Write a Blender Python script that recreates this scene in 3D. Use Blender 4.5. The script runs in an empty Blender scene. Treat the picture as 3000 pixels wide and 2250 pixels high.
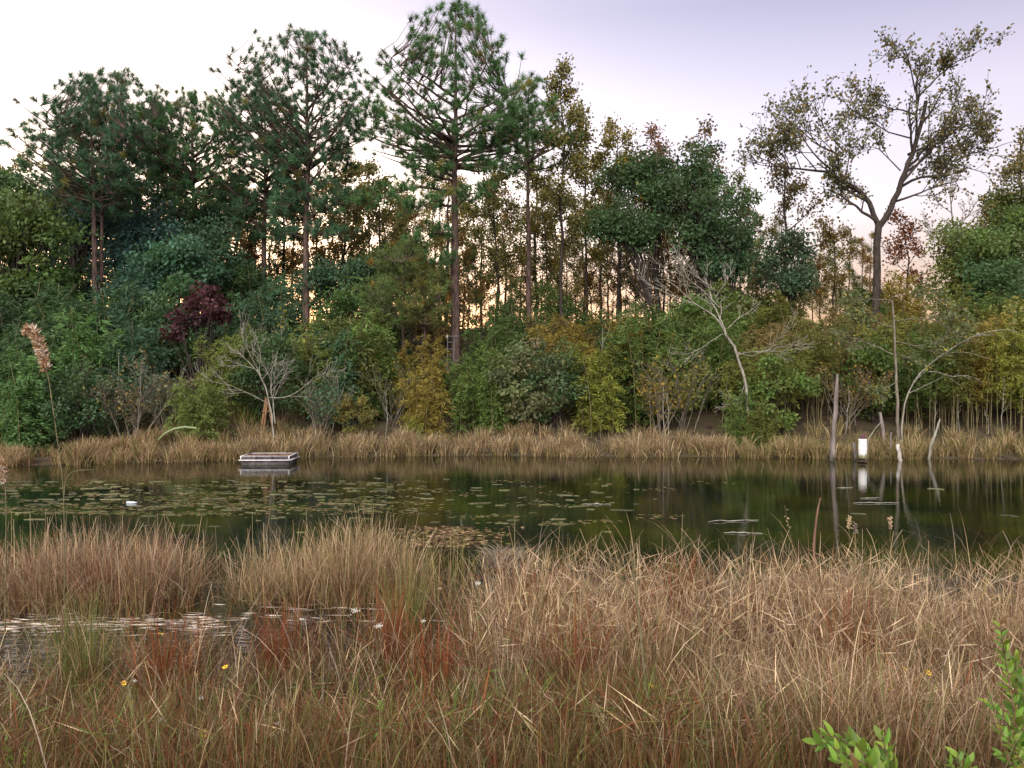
import bpy, math, random
import numpy as np
from mathutils import Vector

R = math.radians
scene = bpy.context.scene
col = scene.collection

# ------------------------------------------------------------------ camera
CAM_H, F, CX, CY = 3.0, 2310.0, 1500.0, 1125.0      # eye height; focal length and centre in photograph pixels
cam_d = bpy.data.cameras.new('camera'); cam = bpy.data.objects.new('camera', cam_d); col.objects.link(cam)
cam.location = (0, 0, CAM_H); cam.rotation_euler = (R(90), 0, 0)
cam_d.sensor_width = 36; cam_d.lens = 36 * F / 3000; cam_d.clip_start = 0.05; cam_d.clip_end = 5000
scene.camera = cam

# ------------------------------------------------------------------ sky
SUN_AZ, SUN_EL = -20.0, 6.0
sd = (math.sin(R(SUN_AZ)) * math.cos(R(SUN_EL)), math.cos(R(SUN_AZ)) * math.cos(R(SUN_EL)), math.sin(R(SUN_EL)))
world = bpy.data.worlds.new('World'); scene.world = world; world.use_nodes = True
nt = world.node_tree; nt.nodes.clear()
def wn(t): return nt.nodes.new(t)
out = wn('ShaderNodeOutputWorld'); bg = wn('ShaderNodeBackground'); bg.inputs[1].default_value = 1.0
tc = wn('ShaderNodeTexCoord')
nrm = wn('ShaderNodeVectorMath'); nrm.operation = 'NORMALIZE'; nt.links.new(tc.outputs['Generated'], nrm.inputs[0])
def stops(cr, lst):
    while len(cr.elements) < len(lst): cr.elements.new(0.5)
    for e, (p, c) in zip(cr.elements, lst): e.position = p; e.color = (*c, 1)
sep = wn('ShaderNodeSeparateXYZ'); nt.links.new(nrm.outputs[0], sep.inputs[0])
hz = wn('ShaderNodeValToRGB'); stops(hz.color_ramp, [(0.0, (.09, .035, .005)), (0.13, (.13, .075, .05)), (0.20, (.19, .14, .125)), (0.31, (.17, .125, .12)), (0.42, (.09, .058, .06)), (1.0, (.06, .045, .05))])
nt.links.new(sep.outputs['Z'], hz.inputs[0])
skyz = sep.outputs['Z']
nish = wn('ShaderNodeTexSky'); nish.sky_type = 'NISHITA'; nish.sun_disc = False
nish.sun_elevation = R(SUN_EL); nish.sun_rotation = R(SUN_AZ % 360); nish.dust_density = 2.0; nish.ozone_density = 3.0
nsc = wn('ShaderNodeVectorMath'); nsc.operation = 'SCALE'; nsc.inputs['Scale'].default_value = 0.055
wt = wn('ShaderNodeValToRGB'); stops(wt.color_ramp, [(0.0, (.90, .60, .50)), (0.12, (.97, .72, .65)), (0.22, (1, .92, .90)), (0.35, (1, .97, 1)), (1.0, (1, .98, 1))])
wm = wn('ShaderNodeVectorMath'); wm.operation = 'MULTIPLY'; nt.links.new(nish.outputs[0], wm.inputs[0]); nt.links.new(skyz, wt.inputs[0]); nt.links.new(wt.outputs[0], wm.inputs[1]); nt.links.new(wm.outputs[0], nsc.inputs[0])
a2 = wn('ShaderNodeVectorMath'); a2.operation = 'ADD'
nt.links.new(hz.outputs[0], a2.inputs[0]); nt.links.new(nsc.outputs[0], a2.inputs[1])
nt.links.new(a2.outputs[0], bg.inputs[0]); nt.links.new(bg.outputs[0], out.inputs[0])

# one very soft sun: fill added from the camera side, opposite the low evening glow
fill_sun_d = bpy.data.lights.new('fill_sun', 'SUN'); fill_sun = bpy.data.objects.new('fill_sun', fill_sun_d); col.objects.link(fill_sun)
fill_sun_d.energy = 1.5; fill_sun_d.angle = R(70); fill_sun_d.color = (1.0, .92, .80)
fill_sun.rotation_euler = Vector((0.2, 0.76, -0.62)).to_track_quat('-Z', 'Y').to_euler()

vs = scene.view_settings
vs.view_transform = 'Standard'; vs.look = 'None'; vs.gamma = 1; vs.use_curve_mapping = False
vs.exposure = 2.0
scene.render.engine = 'CYCLES'
cy = scene.cycles
cy.max_bounces = 5; cy.diffuse_bounces = 2; cy.glossy_bounces = 2; cy.transmission_bounces = 3; cy.transparent_max_bounces = 4
cy.use_denoising = True; cy.caustics_reflective = False; cy.caustics_refractive = False

# ------------------------------------------------------------------ helpers
rng = np.random.default_rng(11)
def at(px, py, Y):                      # photograph pixel at depth Y -> a point of the place
    return np.array([(px - CX) / F * Y, Y, CAM_H + (CY - py) / F * Y])
def unit(v):
    v = np.asarray(v, float); n = np.linalg.norm(v, axis=-1, keepdims=True); n[n < 1e-9] = 1; return v / n

class MB:
    def __init__(s): s.v = []; s.f = []; s.c = []; s.n = 0; s.col = False
    def add(s, v, f, c=None):
        v = np.asarray(v, np.float32).reshape(-1, 3); f = np.asarray(f, np.int64)
        s.v.append(v); s.f.append(f + s.n); s.n += len(v)
        if c is None: c = np.ones((len(v), 3), np.float32)
        else: c = np.broadcast_to(np.asarray(c, np.float32), (len(v), 3)); s.col = True
        s.c.append(c)
    def mesh(s, name, mat, smooth=False):
        me = bpy.data.meshes.new(name)
        V = np.concatenate(s.v); me.vertices.add(len(V)); me.vertices.foreach_set('co', V.ravel())
        loops = np.concatenate([f.ravel() for f in s.f]); sizes = np.concatenate([np.full(len(f), f.shape[1]) for f in s.f])
        me.loops.add(len(loops)); me.loops.foreach_set('vertex_index', loops.astype(np.int32))
        me.polygons.add(len(sizes)); st = np.concatenate([[0], np.cumsum(sizes)[:-1]])
        me.polygons.foreach_set('loop_start', st.astype(np.int32))
        me.update(calc_edges=True)
        if s.col:
            a = me.attributes.new('tint', 'FLOAT_COLOR', 'POINT')
            C = np.concatenate(s.c); a.data.foreach_set('color', np.concatenate([C, np.ones((len(C), 1), np.float32)], 1).ravel())
        if smooth: me.polygons.foreach_set('use_smooth', np.ones(len(sizes), bool))
        me.materials.append(mat); return me
    def build(s, name, mat, parent=None, smooth=False, loc=None):
        return link(name, s.mesh(name, mat, smooth), parent, loc)
def link(name, data, parent=None, loc=None):
    o = bpy.data.objects.new(name, data); col.objects.link(o)
    if parent is not None: o.parent = parent
    if loc is not None: o.location = tuple(loc)
    return o
def tag(o, label, cat, group=None):
    o['label'] = label; o['category'] = cat
    if group: o['group'] = group
    return o
def kind(o, k, label=None, cat=None):
    o['kind'] = k
    if label: o['label'] = label; o['category'] = cat
    return o
def thing(name, label, cat, loc, group=None):
    o = bpy.data.objects.new(name, None); o.empty_display_size = .3; col.objects.link(o); o.location = tuple(loc)
    return tag(o, label, cat, group)

def tube(mb, pts, rad, sides=6, c=None, cap=True):
    pts = np.asarray(pts, float); n = len(pts); rad = np.broadcast_to(np.asarray(rad, float), (n,))
    t = np.gradient(pts, axis=0); t = unit(t)
    ref = np.array([0, 0, 1.]) if abs(t[:, 2]).mean() < .75 else np.array([1., 0, 0])
    u = unit(np.cross(t, ref)); w = np.cross(t, u)
    a = np.linspace(0, 2 * np.pi, sides, endpoint=False)
    V = pts[:, None] + rad[:, None, None] * (np.cos(a)[None, :, None] * u[:, None] + np.sin(a)[None, :, None] * w[:, None])
    i = np.arange(n - 1)[:, None] * sides; j = np.arange(sides)[None]; k = (j + 1) % sides
    f = np.stack([i + j, i + k, i + sides + k, i + sides + j], -1).reshape(-1, 4)
    mb.add(V.reshape(-1, 3), f, c)
    if cap:
        for r0 in (0, n - 1):
            ring = np.arange(sides) + 0
            mb.add(V[r0], ring[None] if r0 else ring[::-1][None], c)
def box(mb, c0, size, rz=0, rx=0, ry=0, c=None, bev=0.0):
    sx, sy, sz = [q / 2 for q in size]
    v = np.array([[x, y, z] for x in (-sx, sx) for y in (-sy, sy) for z in (-sz, sz)])
    for ang, ax in ((rx, 0), (ry, 1), (rz, 2)):
        if ang:
            ca, sa = math.cos(ang), math.sin(ang); m = np.eye(3); p, q = [(1, 2), (2, 0), (0, 1)][ax]
            m[p, p] = ca; m[p, q] = -sa; m[q, p] = sa; m[q, q] = ca; v = v @ m.T
    f = [[0, 1, 3, 2], [4, 6, 7, 5], [0, 4, 5, 1], [2, 3, 7, 6], [0, 2, 6, 4], [1, 5, 7, 3]]
    mb.add(v + np.asarray(c0), f, c)
def curve(p0, d, L, n=5, up=0.0, wob=0.1, r=None):
    r = r or rng; d = unit(np.asarray(d, float)); pts = [np.asarray(p0, float)]; st = L / (n - 1)
    for _ in range(n - 1):
        d = unit(d + np.array([0, 0, up]) / (n - 1) + r.normal(0, wob, 3)); pts.append(pts[-1] + d * st)
    return np.array(pts)
def resample(pts, n):
    pts = np.asarray(pts, float); s = np.concatenate([[0], np.cumsum(np.linalg.norm(np.diff(pts, axis=0), axis=1))])
    q = np.linspace(0, s[-1], n); return np.stack([np.interp(q, s, pts[:, k]) for k in range(3)], 1)
def jitter_line(pts, n, amp, r=None):
    r = r or rng; p = resample(pts, n); j = r.normal(0, amp, p.shape); j[0] = 0; j[-1] *= .3; return p + j

def leaves(mb, pos, axis, L, W, c, r=None, fold=0.0):
    r = r or rng; N = len(pos); ax = unit(axis); sidev = unit(np.cross(ax, r.normal(0, 1, (N, 3))))
    L = np.broadcast_to(L, (N,))[:, None]; W = np.broadcast_to(W, (N,))[:, None]
    a = pos; b = pos + ax * L * .45 + sidev * W / 2; d = pos + ax * L * .45 - sidev * W / 2; t = pos + ax * L
    V = np.stack([a, b, t, d], 1).reshape(-1, 3); f = np.arange(N * 4).reshape(N, 4)
    mb.add(V, f, np.repeat(np.broadcast_to(c, (N, 3)), 4, axis=0))
def tufts(mb, tips, dirs, r, n=20, L=.3, W=.024, c=(1, 1, 1), var=.18):
    T = len(tips); tips = np.repeat(tips, n, 0); dirs = np.repeat(unit(dirs), n, 0); N = T * n
    d = unit(dirs * .7 + unit(r.normal(0, 1, (N, 3))) * .95)
    o = tips - dirs * (r.random((N, 1)) * L * .55)
    s = unit(np.cross(d, r.normal(0, 1, (N, 3)))); ll = L * (.5 + .6 * r.random((N, 1))) * np.repeat(.75 + .5 * r.random((T, 1)), n, 0)
    V = np.stack([o + s * W / 2, o - s * W / 2, o + d * ll], 1).reshape(-1, 3)
    cc = np.repeat(1 + r.normal(0, var, (T, 1)), n, 0) * np.asarray(c)
    old = np.repeat((r.random((T, 1)) < .05), n, 0)
    cc = np.where(old, cc * np.array([2.4, 1.1, .6]), cc)
    mb.add(V, np.arange(N * 3).reshape(N, 3), np.repeat(np.clip(cc, .3, 3), 3, 0))

# ------------------------------------------------------------------ materials
def mat_base(name):
    m = bpy.data.materials.new(name); m.use_nodes = True; t = m.node_tree; t.nodes.clear()
    o = t.nodes.new('ShaderNodeOutputMaterial'); return m, t, o
def leaf_mat(name, trans=.35, rough=None, tr=(1.25, 1.15, .55)):
    m, t, o = mat_base(name); N = t.nodes.new; K = t.links.new
    at_ = N('ShaderNodeAttribute'); at_.attribute_name = 'tint'; oi = N('ShaderNodeObjectInfo')
    mul = N('ShaderNodeMix'); mul.data_type = 'RGBA'; mul.blend_type = 'MULTIPLY'; mul.inputs[0].default_value = 1
    K(at_.outputs['Color'], mul.inputs[6]); K(oi.outputs['Color'], mul.inputs[7])
    d = N('ShaderNodeBsdfPrincipled'); d.inputs['Roughness'].default_value = rough or .6; d.inputs['Specular IOR Level'].default_value = .25
    tl = N('ShaderNodeBsdfTranslucent'); mx = N('ShaderNodeMixShader'); mx.inputs[0].default_value = trans
    m2 = N('ShaderNodeMix'); m2.data_type = 'RGBA'; m2.blend_type = 'MULTIPLY'; m2.inputs[0].default_value = 1
    K(mul.outputs[2], m2.inputs[6]); m2.inputs[7].default_value = (*tr, 1)
    K(mul.outputs[2], d.inputs['Base Color']); K(m2.outputs[2], tl.inputs[0])
    K(d.outputs[0], mx.inputs[1]); K(tl.outputs[0], mx.inputs[2]); K(mx.outputs[0], o.inputs[0]); return m
def rough_mat(name, c1, c2, scale=6, rough=.85, bump=.4, stretch=(1, 1, 1), detail=6, tint=False, spec=.3, c3=None):
    m, t, o = mat_base(name); N = t.nodes.new; K = t.links.new
    tcn = N('ShaderNodeTexCoord'); mp = N('ShaderNodeMapping'); mp.inputs['Scale'].default_value = stretch
    nz = N('ShaderNodeTexNoise'); nz.inputs['Scale'].default_value = scale; nz.inputs['Detail'].default_value = detail
    K(tcn.outputs['Object'], mp.inputs[0]); K(mp.outputs[0], nz.inputs['Vector'])
    rp = N('ShaderNodeValToRGB'); stops(rp.color_ramp, [(.34, c1), (.66, c2)] if c3 is None else [(.3, c1), (.5, c2), (.7, c3)])
    K(nz.outputs[0], rp.inputs[0])
    b = N('ShaderNodeBsdfPrincipled'); b.inputs['Roughness'].default_value = rough; b.inputs['Specular IOR Level'].default_value = spec
    src = rp.outputs[0]
    if tint:
        at_ = N('ShaderNodeAttribute'); at_.attribute_name = 'tint'
        mul = N('ShaderNodeMix'); mul.data_type = 'RGBA'; mul.blend_type = 'MULTIPLY'; mul.inputs[0].default_value = 1
        K(src, mul.inputs[6]); K(at_.outputs['Color'], mul.inputs[7]); src = mul.outputs[2]
    K(src, b.inputs['Base Color'])
    if bump:
        bp = N('ShaderNodeBump'); bp.inputs['Strength'].default_value = bump; bp.inputs['Distance'].default_value = .05
        K(nz.outputs[0], bp.inputs['Height']); K(bp.outputs[0], b.inputs['Normal'])
    K(b.outputs[0], o.inputs[0]); return m
M = {}
M['leaf'] = leaf_mat('leaf', .38)
M['needle'] = leaf_mat('needle', .25, tr=(1.2, 1.05, .5))
M['big_leaf'] = leaf_mat('big_leaf', .35, rough=.4, tr=(1.2, 1.3, .4))
M['grass'] = leaf_mat('dry_grass', .3, rough=.7, tr=(1.05, .95, .8))
M['pine_bark'] = rough_mat('pine_bark', (.045, .03, .03), (.15, .10, .085), 9, .9, .8, (1, 1, .25))
M['dark_bark'] = rough_mat('dark_bark', (.022, .017, .016), (.062, .048, .04), 10, .9, .6, (1, 1, .3))
M['grey_bark'] = rough_mat('grey_bark', (.10, .085, .07), (.24, .21, .17), 8, .9, .5, (1, 1, .3))
M['pale_wood'] = rough_mat('pale_dead_wood', (.13, .12, .10), (.36, .34, .30), 9, .85, .5, (1, 1, .25))
M['post_wood'] = rough_mat('weathered_post_wood', (.11, .09, .085), (.30, .26, .25), 9, .9, .8, (1, 1, .12))
M['cane'] = rough_mat('cane_stem', (.10, .09, .04), (.22, .18, .10), 5, .6, .1)
M['litter'] = rough_mat('leaf_litter_ground', (.022, .018, .012), (.075, .055, .032), 1.6, .95, .8, c3=(.05, .05, .02))

# water: murky, weed-green water under a calm mirror, rippled towards the near shore
def water_mat():
    m, t, o = mat_base('pond_water'); N = t.nodes.new; K = t.links.new
    g = N('ShaderNodeNewGeometry'); b = N('ShaderNodeBsdfPrincipled')
    n1 = N('ShaderNodeTexNoise'); n1.inputs['Scale'].default_value = .35; n1.inputs['Detail'].default_value = 5
    K(g.outputs['Position'], n1.inputs['Vector'])
    rp = N('ShaderNodeValToRGB'); stops(rp.color_ramp, [(.42, (.003, .006, .005)), (.66, (.026, .030, .005))])
    K(n1.outputs[0], rp.inputs[0]); K(rp.outputs[0], b.inputs['Base Color'])
    b.inputs['Roughness'].default_value = .03; b.inputs['IOR'].default_value = 1.333
    mp = N('ShaderNodeMapping'); mp.inputs['Scale'].default_value = (1.0, 2.6, 1); K(g.outputs['Position'], mp.inputs[0])
    n2 = N('ShaderNodeTexNoise'); n2.inputs['Scale'].default_value = 4.0; n2.inputs['Detail'].default_value = 2; K(mp.outputs[0], n2.inputs['Vector'])
    sp = N('ShaderNodeSeparateXYZ'); K(g.outputs['Position'], sp.inputs[0])
    mr_ = N('ShaderNodeMapRange'); mr_.inputs[1].default_value = 13; mr_.inputs[2].default_value = 9.5; mr_.inputs[3].default_value = .02; mr_.inputs[4].default_value = .9
    K(sp.outputs['Y'], mr_.inputs[0])
    bp = N('ShaderNodeBump'); bp.inputs['Distance'].default_value = .12; K(mr_.outputs[0], bp.inputs['Strength']); K(n2.outputs[0], bp.inputs['Height'])
    K(bp.outputs[0], b.inputs['Normal']); K(b.outputs[0], o.inputs[0]); return m
M['water'] = water_mat()

# ------------------------------------------------------------------ terrain and water
SHX = np.array([-40, -24, -18, -10, -2.8, 8, 20, 40]); SHY = np.array([26, 28, 28.9, 31.6, 33, 32.3, 31.2, 30])
def shore(x): return np.interp(x, SHX, SHY)
def nshore(x): return 6.6 + .35 * np.sin(x * .7)
def tz(x, y):
    x = np.asarray(x, float); y = np.asarray(y, float)
    d = y - shore(x); far = np.where(d < 3, .02 + .10 * d, .32 + .30 * (d - 3))
    far = np.where(far > 7.5, 7.5 + (far - 7.5) * .06, far)
    far = far + np.where(d > 2, .25 * np.sin(x * .45 + y * .2) + .2 * np.sin(x * .9 - y * .5), 0)
    far = np.where(far > 9.5, 9.5, far)
    e = nshore(x) - y; near = np.clip(e * .30, 0, 1.35) + .02
    pond = -np.minimum(.9, np.minimum(np.maximum(-d, 0) * .3, np.maximum(-e, 0) * .045 + np.maximum(y - 12, 0) * .2) + .03)
    return np.where(d > 0, far, np.where(e > 0, near, pond))
xs = np.concatenate([np.linspace(-900, -50, 12), np.linspace(-45, 45, 121), np.linspace(50, 900, 12)])
ys = np.concatenate([np.linspace(-300, -6, 10), np.linspace(-4, 80, 169), np.linspace(90, 1500, 14)])
gx, gy = np.meshgrid(xs, ys); gz = tz(gx, gy) + np.where(gy > shore(gx), rng.normal(0, .03, gx.shape), 0)
gb = MB(); nxs = len(xs); i = np.arange(len(ys) - 1)[:, None] * nxs + np.arange(nxs - 1)[None]
gb.add(np.stack([gx, gy, gz], -1), np.stack([i, i + 1, i + 1 + nxs, i + nxs], -1).reshape(-1, 4))
kind(gb.build('ground', M['litter'], smooth=True), 'structure')
wb = MB(); wx = np.linspace(-60, 60, 31); wy = np.linspace(4, 36, 17); a, b_ = np.meshgrid(wx, wy)
i = np.arange(16)[:, None] * 31 + np.arange(30)[None]
wb.add(np.stack([a, b_, a * 0], -1), np.stack([i, i + 1, i + 32, i + 31], -1).reshape(-1, 4))
kind(wb.build('pond_water', M['water']), 'structure')

# ------------------------------------------------------------------ branch growth
def ramify(mb, sites, pts, r0, r1, level, r, up=.35, spread=.9, nch=(4, 6), ratio=.5, sides=6, start=.3, flat=1.0, minr=.012):
    pts = np.asarray(pts, float); n = len(pts)
    tube(mb, pts, np.linspace(max(r0, minr), max(r1, minr * .7), n), sides, cap=False)
    L = np.linalg.norm(np.diff(pts, axis=0), axis=1).sum()
    if level == 0:
        for q in np.linspace(.35, 1, max(2, int(L / .3))):
            k = q * (n - 1); a = int(min(k, n - 2)); sites.append(np.concatenate([pts[a] + (pts[a + 1] - pts[a]) * (k - a), unit(pts[a + 1] - pts[a])]))
        return
    for c in range(r.integers(*nch, endpoint=True)):
        q = start + (1 - start) * (c + r.random()) / nch[1]; q = min(q, .99)
        k = q * (n - 1); a = int(min(k, n - 2)); p = pts[a] + (pts[a + 1] - pts[a]) * (k - a); d = unit(pts[a + 1] - pts[a])
        s = unit(np.cross(d, r.normal(0, 1, 3))); s[2] *= flat
        dd = unit(d + s * spread * (.7 + .6 * r.random()) + np.array([0, 0, up * .6]))
        ll = L * ratio * (.6 + .6 * r.random()) * (1.15 - .5 * q)
        rr = (r0 + (r1 - r0) * q) * .6
        ramify(mb, sites, curve(p, dd, ll, 5, up, .14, r), rr, rr * .4, level - 1, r, up, spread, nch, ratio, max(3, sides - 1), start, flat, minr)

def leaf_sites(mb, sites, r, per=3, L=.17, W=.12, spread=.16, c=(1, 1, 1), var=.2, keep=1.0, droop=-.3):
    S = np.array(sites)
    if keep < 1: S = S[r.random(len(S)) < keep]
    P = np.repeat(S[:, :3], per, 0); D = np.repeat(S[:, 3:], per, 0); N = len(P)
    P = P + r.normal(0, spread, (N, 3)); ax = unit(D * .4 + r.normal(0, .7, (N, 3)) + np.array([0, 0, droop]))
    cc = np.clip(1 + r.normal(0, var, (N, 1)), .4, 1.9) * np.asarray(c) * np.where(r.random((N, 1)) < .12, np.array([1.7, 1.2, .6]), 1.0)
    leaves(mb, P, ax, L * (.7 + .6 * r.random(N)), W * (.7 + .6 * r.random(N)), cc, r)

def clump_leaves(mb, C, rad, n, r, L, W, c=(1, 1, 1), flat=.75, var=.13, droop=-.25, cvar=.16):
    for k in range(len(C)):
        nn = int(n * (.7 + .6 * r.random())); d = unit(r.normal(0, 1, (nn, 3))); d[:, 2] = d[:, 2] * flat + .12
        rr = rad[k] * (.25 + .8 * r.random((nn, 1)) ** .6)
        P = C[k] + d * rr; ax = unit(d * .6 + r.normal(0, .6, (nn, 3)) + np.array([0, 0, droop]))
        tintc = (1 + r.normal(0, cvar)) * np.clip(1 + r.normal(0, var, (nn, 1)), .5, 1.6) * np.asarray(c) * (1 + r.normal(0, .06, 3))
        leaves(mb, P, ax, L * (.65 + .7 * r.random(nn)), W * (.65 + .7 * r.random(nn)), np.clip(tintc, .2, 3), r)

# ------------------------------------------------------------------ pines
def pine(label, px, Y, tops, base_py, prof, trunk_r, seed, color, limbs=(), dens=1.0, tuftL=.42, sway=0.15, lean=0.0, el0=8, group='tall pines at the edge of the wood', needles=84, skip=None, cstart=None):
    """tops: pixel row of the tip; prof: [(row, half width left px, half width right px)...]"""
    r = np.random.default_rng(seed)
    base = at(px + lean, base_py, Y); base[2] = min(base[2], tz(base[0], Y)) - .15; top = at(px, tops, Y); H = top[2] - base[2]
    root = thing('pine_tree', label, 'pine tree', base, group)
    tp = np.array([base + (top - base) * q for q in np.linspace(0, 1, 14)]) - base
    tp[1:-1, :2] += np.cumsum(r.normal(0, sway * .25, (12, 2)), 0) * np.sin(np.linspace(0, np.pi, 12))[:, None]
    tm = MB(); rads = trunk_r * (1 - np.linspace(0, 1, 14) ** 1.25 * .93); rads[0] *= 1.25; tube(tm, tp, rads, 9, cap=False)
    tm.build('trunk', M['pine_bark'], root, True)
    bm, nm = MB(), MB(); T, D = [], []
    def trunk_at(z):
        return np.array([np.interp(z, tp[:, 2], tp[:, 0]), np.interp(z, tp[:, 2], tp[:, 1]), z])
    rows = np.array([p[0] for p in prof], float); lw = np.array([p[1] for p in prof], float); rw = np.array([p[2] for p in prof], float)
    z_of = lambda py: at(0, py, Y)[2] - base[2]
    # tuft points fill the crown envelope, thicker towards its outside; boughs grow out to them
    z0r, z1r = z_of(rows[-1]), H
    zr = np.linspace(rows[0], rows[-1], 60); wsum = np.interp(zr, rows, lw) + np.interp(zr, rows, rw) + 8
    area = wsum.mean() / F * Y * (z1r - z0r); nT = int(area * 12.5 * dens); pts = []
    tries = 0
    while len(pts) < nT and tries < nT * 30:
        tries += 1; py = r.choice(zr, p=wsum / wsum.sum()); az = r.random() * 2 * np.pi; ca, sa = math.cos(az), math.sin(az)
        l = np.interp(py, rows, lw); rr_ = np.interp(py, rows, rw); half = (rr_ if ca > 0 else l) * abs(ca) + .5 * (l + rr_) * .9 * abs(sa)
        lump = 1 + .10 * math.sin(3 * az + py * .05) + .07 * math.sin(7 * az - py * .11)
        q = (.12 + .88 * r.random() ** .5) * half / F * Y * lump; c0 = trunk_at(z_of(py)); p = c0 + np.array([ca * q, sa * q, r.normal(0, .12)])
        if p[2] > H + .05: continue
        if pts and np.min(((np.array(pts) - p) ** 2).sum(1)) < .25 ** 2: continue
        pts.append(p)
    pts = np.array(pts); lines = []
    def bough(line, r0):
        n = len(line); tube(bm, line, np.linspace(r0, .014, n), 5, cap=False); lines.append(line)
    nB = max(8, int(len(pts) / 15)); rem = list(range(len(pts))); dists = np.hypot(pts[:, 0] - np.interp(pts[:, 2], tp[:, 2], tp[:, 0]), pts[:, 1] - np.interp(pts[:, 2], tp[:, 2], tp[:, 1]))
    far_ = dists * (.6 + .8 * r.random(len(pts))); order = []
    for _ in range(nB):                       # bough tips: far out and well apart
        best = max(rem, key=lambda q: far_[q] + (0 if not order else .8 * min(2.5, np.sqrt(((pts[order] - pts[q]) ** 2).sum(1)).min())))
        order.append(best); rem.remove(best)
    for q in order:
        p = pts[q]; f = np.clip((p[2] - z0r) / max(z1r - z0r, .1), 0, 1); dz = dists[q] * (.12 + .75 * f) * (.6 + .8 * r.random()) + .1 + .5 * r.random()
        a = trunk_at(max(p[2] - dz, H * .15)); mid = a + (p - a) * .5 + np.array([0, 0, -.10 * dists[q] + .04 * dists[q]])
        bough(jitter_line([a, a + (mid - a) * .5 + [0, 0, .02], mid, p], 9, .035, r), min(trunk_r * .36, .018 + .017 * dists[q]))
    for lp in limbs:                                     # explicit boughs: [(px,py,depth offset)...] from the trunk outwards
        ln = np.array([at(a, b, Y + c) for a, b, c in lp]) - base; ln[0] = trunk_at(ln[0][2]); ln = jitter_line(ln, 10, .06, r); bough(ln, .09)
        L = np.linalg.norm(np.diff(ln, axis=0), axis=1).sum(); n = int(L * 9 * dens); k = (.3 + .7 * r.random(n)) * 9; a = np.minimum(k.astype(int), 8)
        ex = ln[a] + (ln[a + 1] - ln[a]) * (k - a)[:, None] + r.normal(0, 1, (n, 3)) * np.array([.5, .5, .28]) + np.array([0, 0, .25]); pts = np.concatenate([pts, ex]); rem += list(range(len(pts) - n, len(pts)))
    T += [pts[q] for q in order]; D += [unit(pts[q] - trunk_at(min(pts[q][2], H * .98))) + np.array([0, 0, .6]) for q in order]
    allp = np.concatenate([l[2:] for l in lines])
    for q in rem:
        p = pts[q]; v = allp - p; dd = (v ** 2).sum(1) + np.where(v[:, 2] > .1, 1.5, 0); a = allp[dd.argmin()]
        m_ = (a + p) / 2 + np.array([0, 0, -.12 * np.linalg.norm(p - a)]) + r.normal(0, .03, 3)
        tube(bm, np.array([a, m_, p]), [.022, .016, .010], 4, cap=False); T.append(p); D.append(unit(p - m_) + np.array([0, 0, .35]))
    T.append(trunk_at(H)); D.append(np.array([0, 0, 1.]))
    for k in range(12):                                  # a full leader
        az = k * 2.4; h = H - .12 - .11 * k; a = trunk_at(h - .18); p = trunk_at(h) + np.array([math.cos(az), math.sin(az), 0]) * (.16 + .045 * k)
        tube(bm, np.array([a, (a + p) / 2, p]), [.018, .014, .010], 4, cap=False); T.append(p); D.append(p - a)
    bm.build('branches', M['pine_bark'], root)
    tufts(nm, np.array(T), np.array(D), r, needles, tuftL)
    cr_ = nm.build('crown', M['needle'], root); cr_.color = (*color, 1)
    return root
G1 = (.040, .085, .034); G2 = (.036, .076, .044); G3 = (.048, .09, .032)
pine('tallest pine in the middle with a ladder leaning on its trunk', 1335, 42, 12, 1075,
     [(12, 30, 30), (60, 95, 75), (130, 150, 120), (220, 205, 150), (300, 240, 165), (380, 250, 175), (440, 170, 210)], .27, 21, G1,
     limbs=[[(1335, 455, 0), (1250, 405, -.5), (1160, 370, -1.2), (1070, 330, -1.5)], [(1335, 395, 0), (1430, 385, -.4), (1520, 360, -1), (1590, 330, -1)],
            [(1335, 475, 0), (1420, 435, .6), (1500, 400, 1.2), (1570, 370, 1.4)], [(1335, 560, 0), (1240, 545, -1), (1140, 570, -1.8), (1045, 610, -2.2)],
            [(1335, 520, 0), (1270, 470, -1), (1210, 430, -1.8), (1180, 410, -2)], [(1335, 530, 0), (1260, 510, -1.4), (1190, 480, -2.2)],
            [(1335, 610, 0), (1380, 570, -.6), (1430, 560, -1)], [(1335, 480, 0), (1400, 490, -.6), (1480, 500, -.8)], [(1335, 690, 0), (1280, 680, -1), (1220, 700, -1.6)], [(1335, 600, 0), (1270, 590, -1.5), (1200, 620, -2.4)], [(1335, 760, 0), (1290, 770, -1), (1240, 790, -1.4)]], sway=.10, dens=1.05)
pine('tall round-topped pine left of the tallest, trunk bare low down', 898, 47, 96, 900,
     [(96, 40, 40), (140, 130, 90), (200, 165, 140), (280, 195, 165), (360, 200, 165), (420, 140, 130), (520, 80, 110), (600, 50, 90)], .24, 22, G2,
     limbs=[[(898, 520, 0), (820, 470, -.8), (740, 420, -1)], [(898, 500, 0), (980, 440, .5), (1060, 370, .5)], [(898, 640, 0), (980, 600, -1), (1040, 580, -1.5)],
            [(898, 560, 0), (850, 600, -1), (810, 620, -1.5)], [(898, 700, 0), (850, 680, -.8), (800, 690, -1.2)], [(898, 660, 0), (950, 690, -1), (1000, 690, -1.4)]], dens=1.1)
pine('broad pine at left with stepped crown, right of two', 345, 49, 212, 900, [(212, 35, 45), (260, 90, 75), (330, 140, 95), (430, 190, 110), (520, 210, 130), (600, 160, 130), (660, 60, 80)], .24, 23, G2, dens=1.15, el0=4)
pine('broad pine at left leaning over the twin trunk, left of two', 262, 42.5, 225, 1060, [(225, 30, 50), (300, 130, 90), (380, 160, 110), (470, 185, 100), (560, 150, 90)], .19, 24, G2, dens=1.1, lean=25, el0=4)
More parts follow.
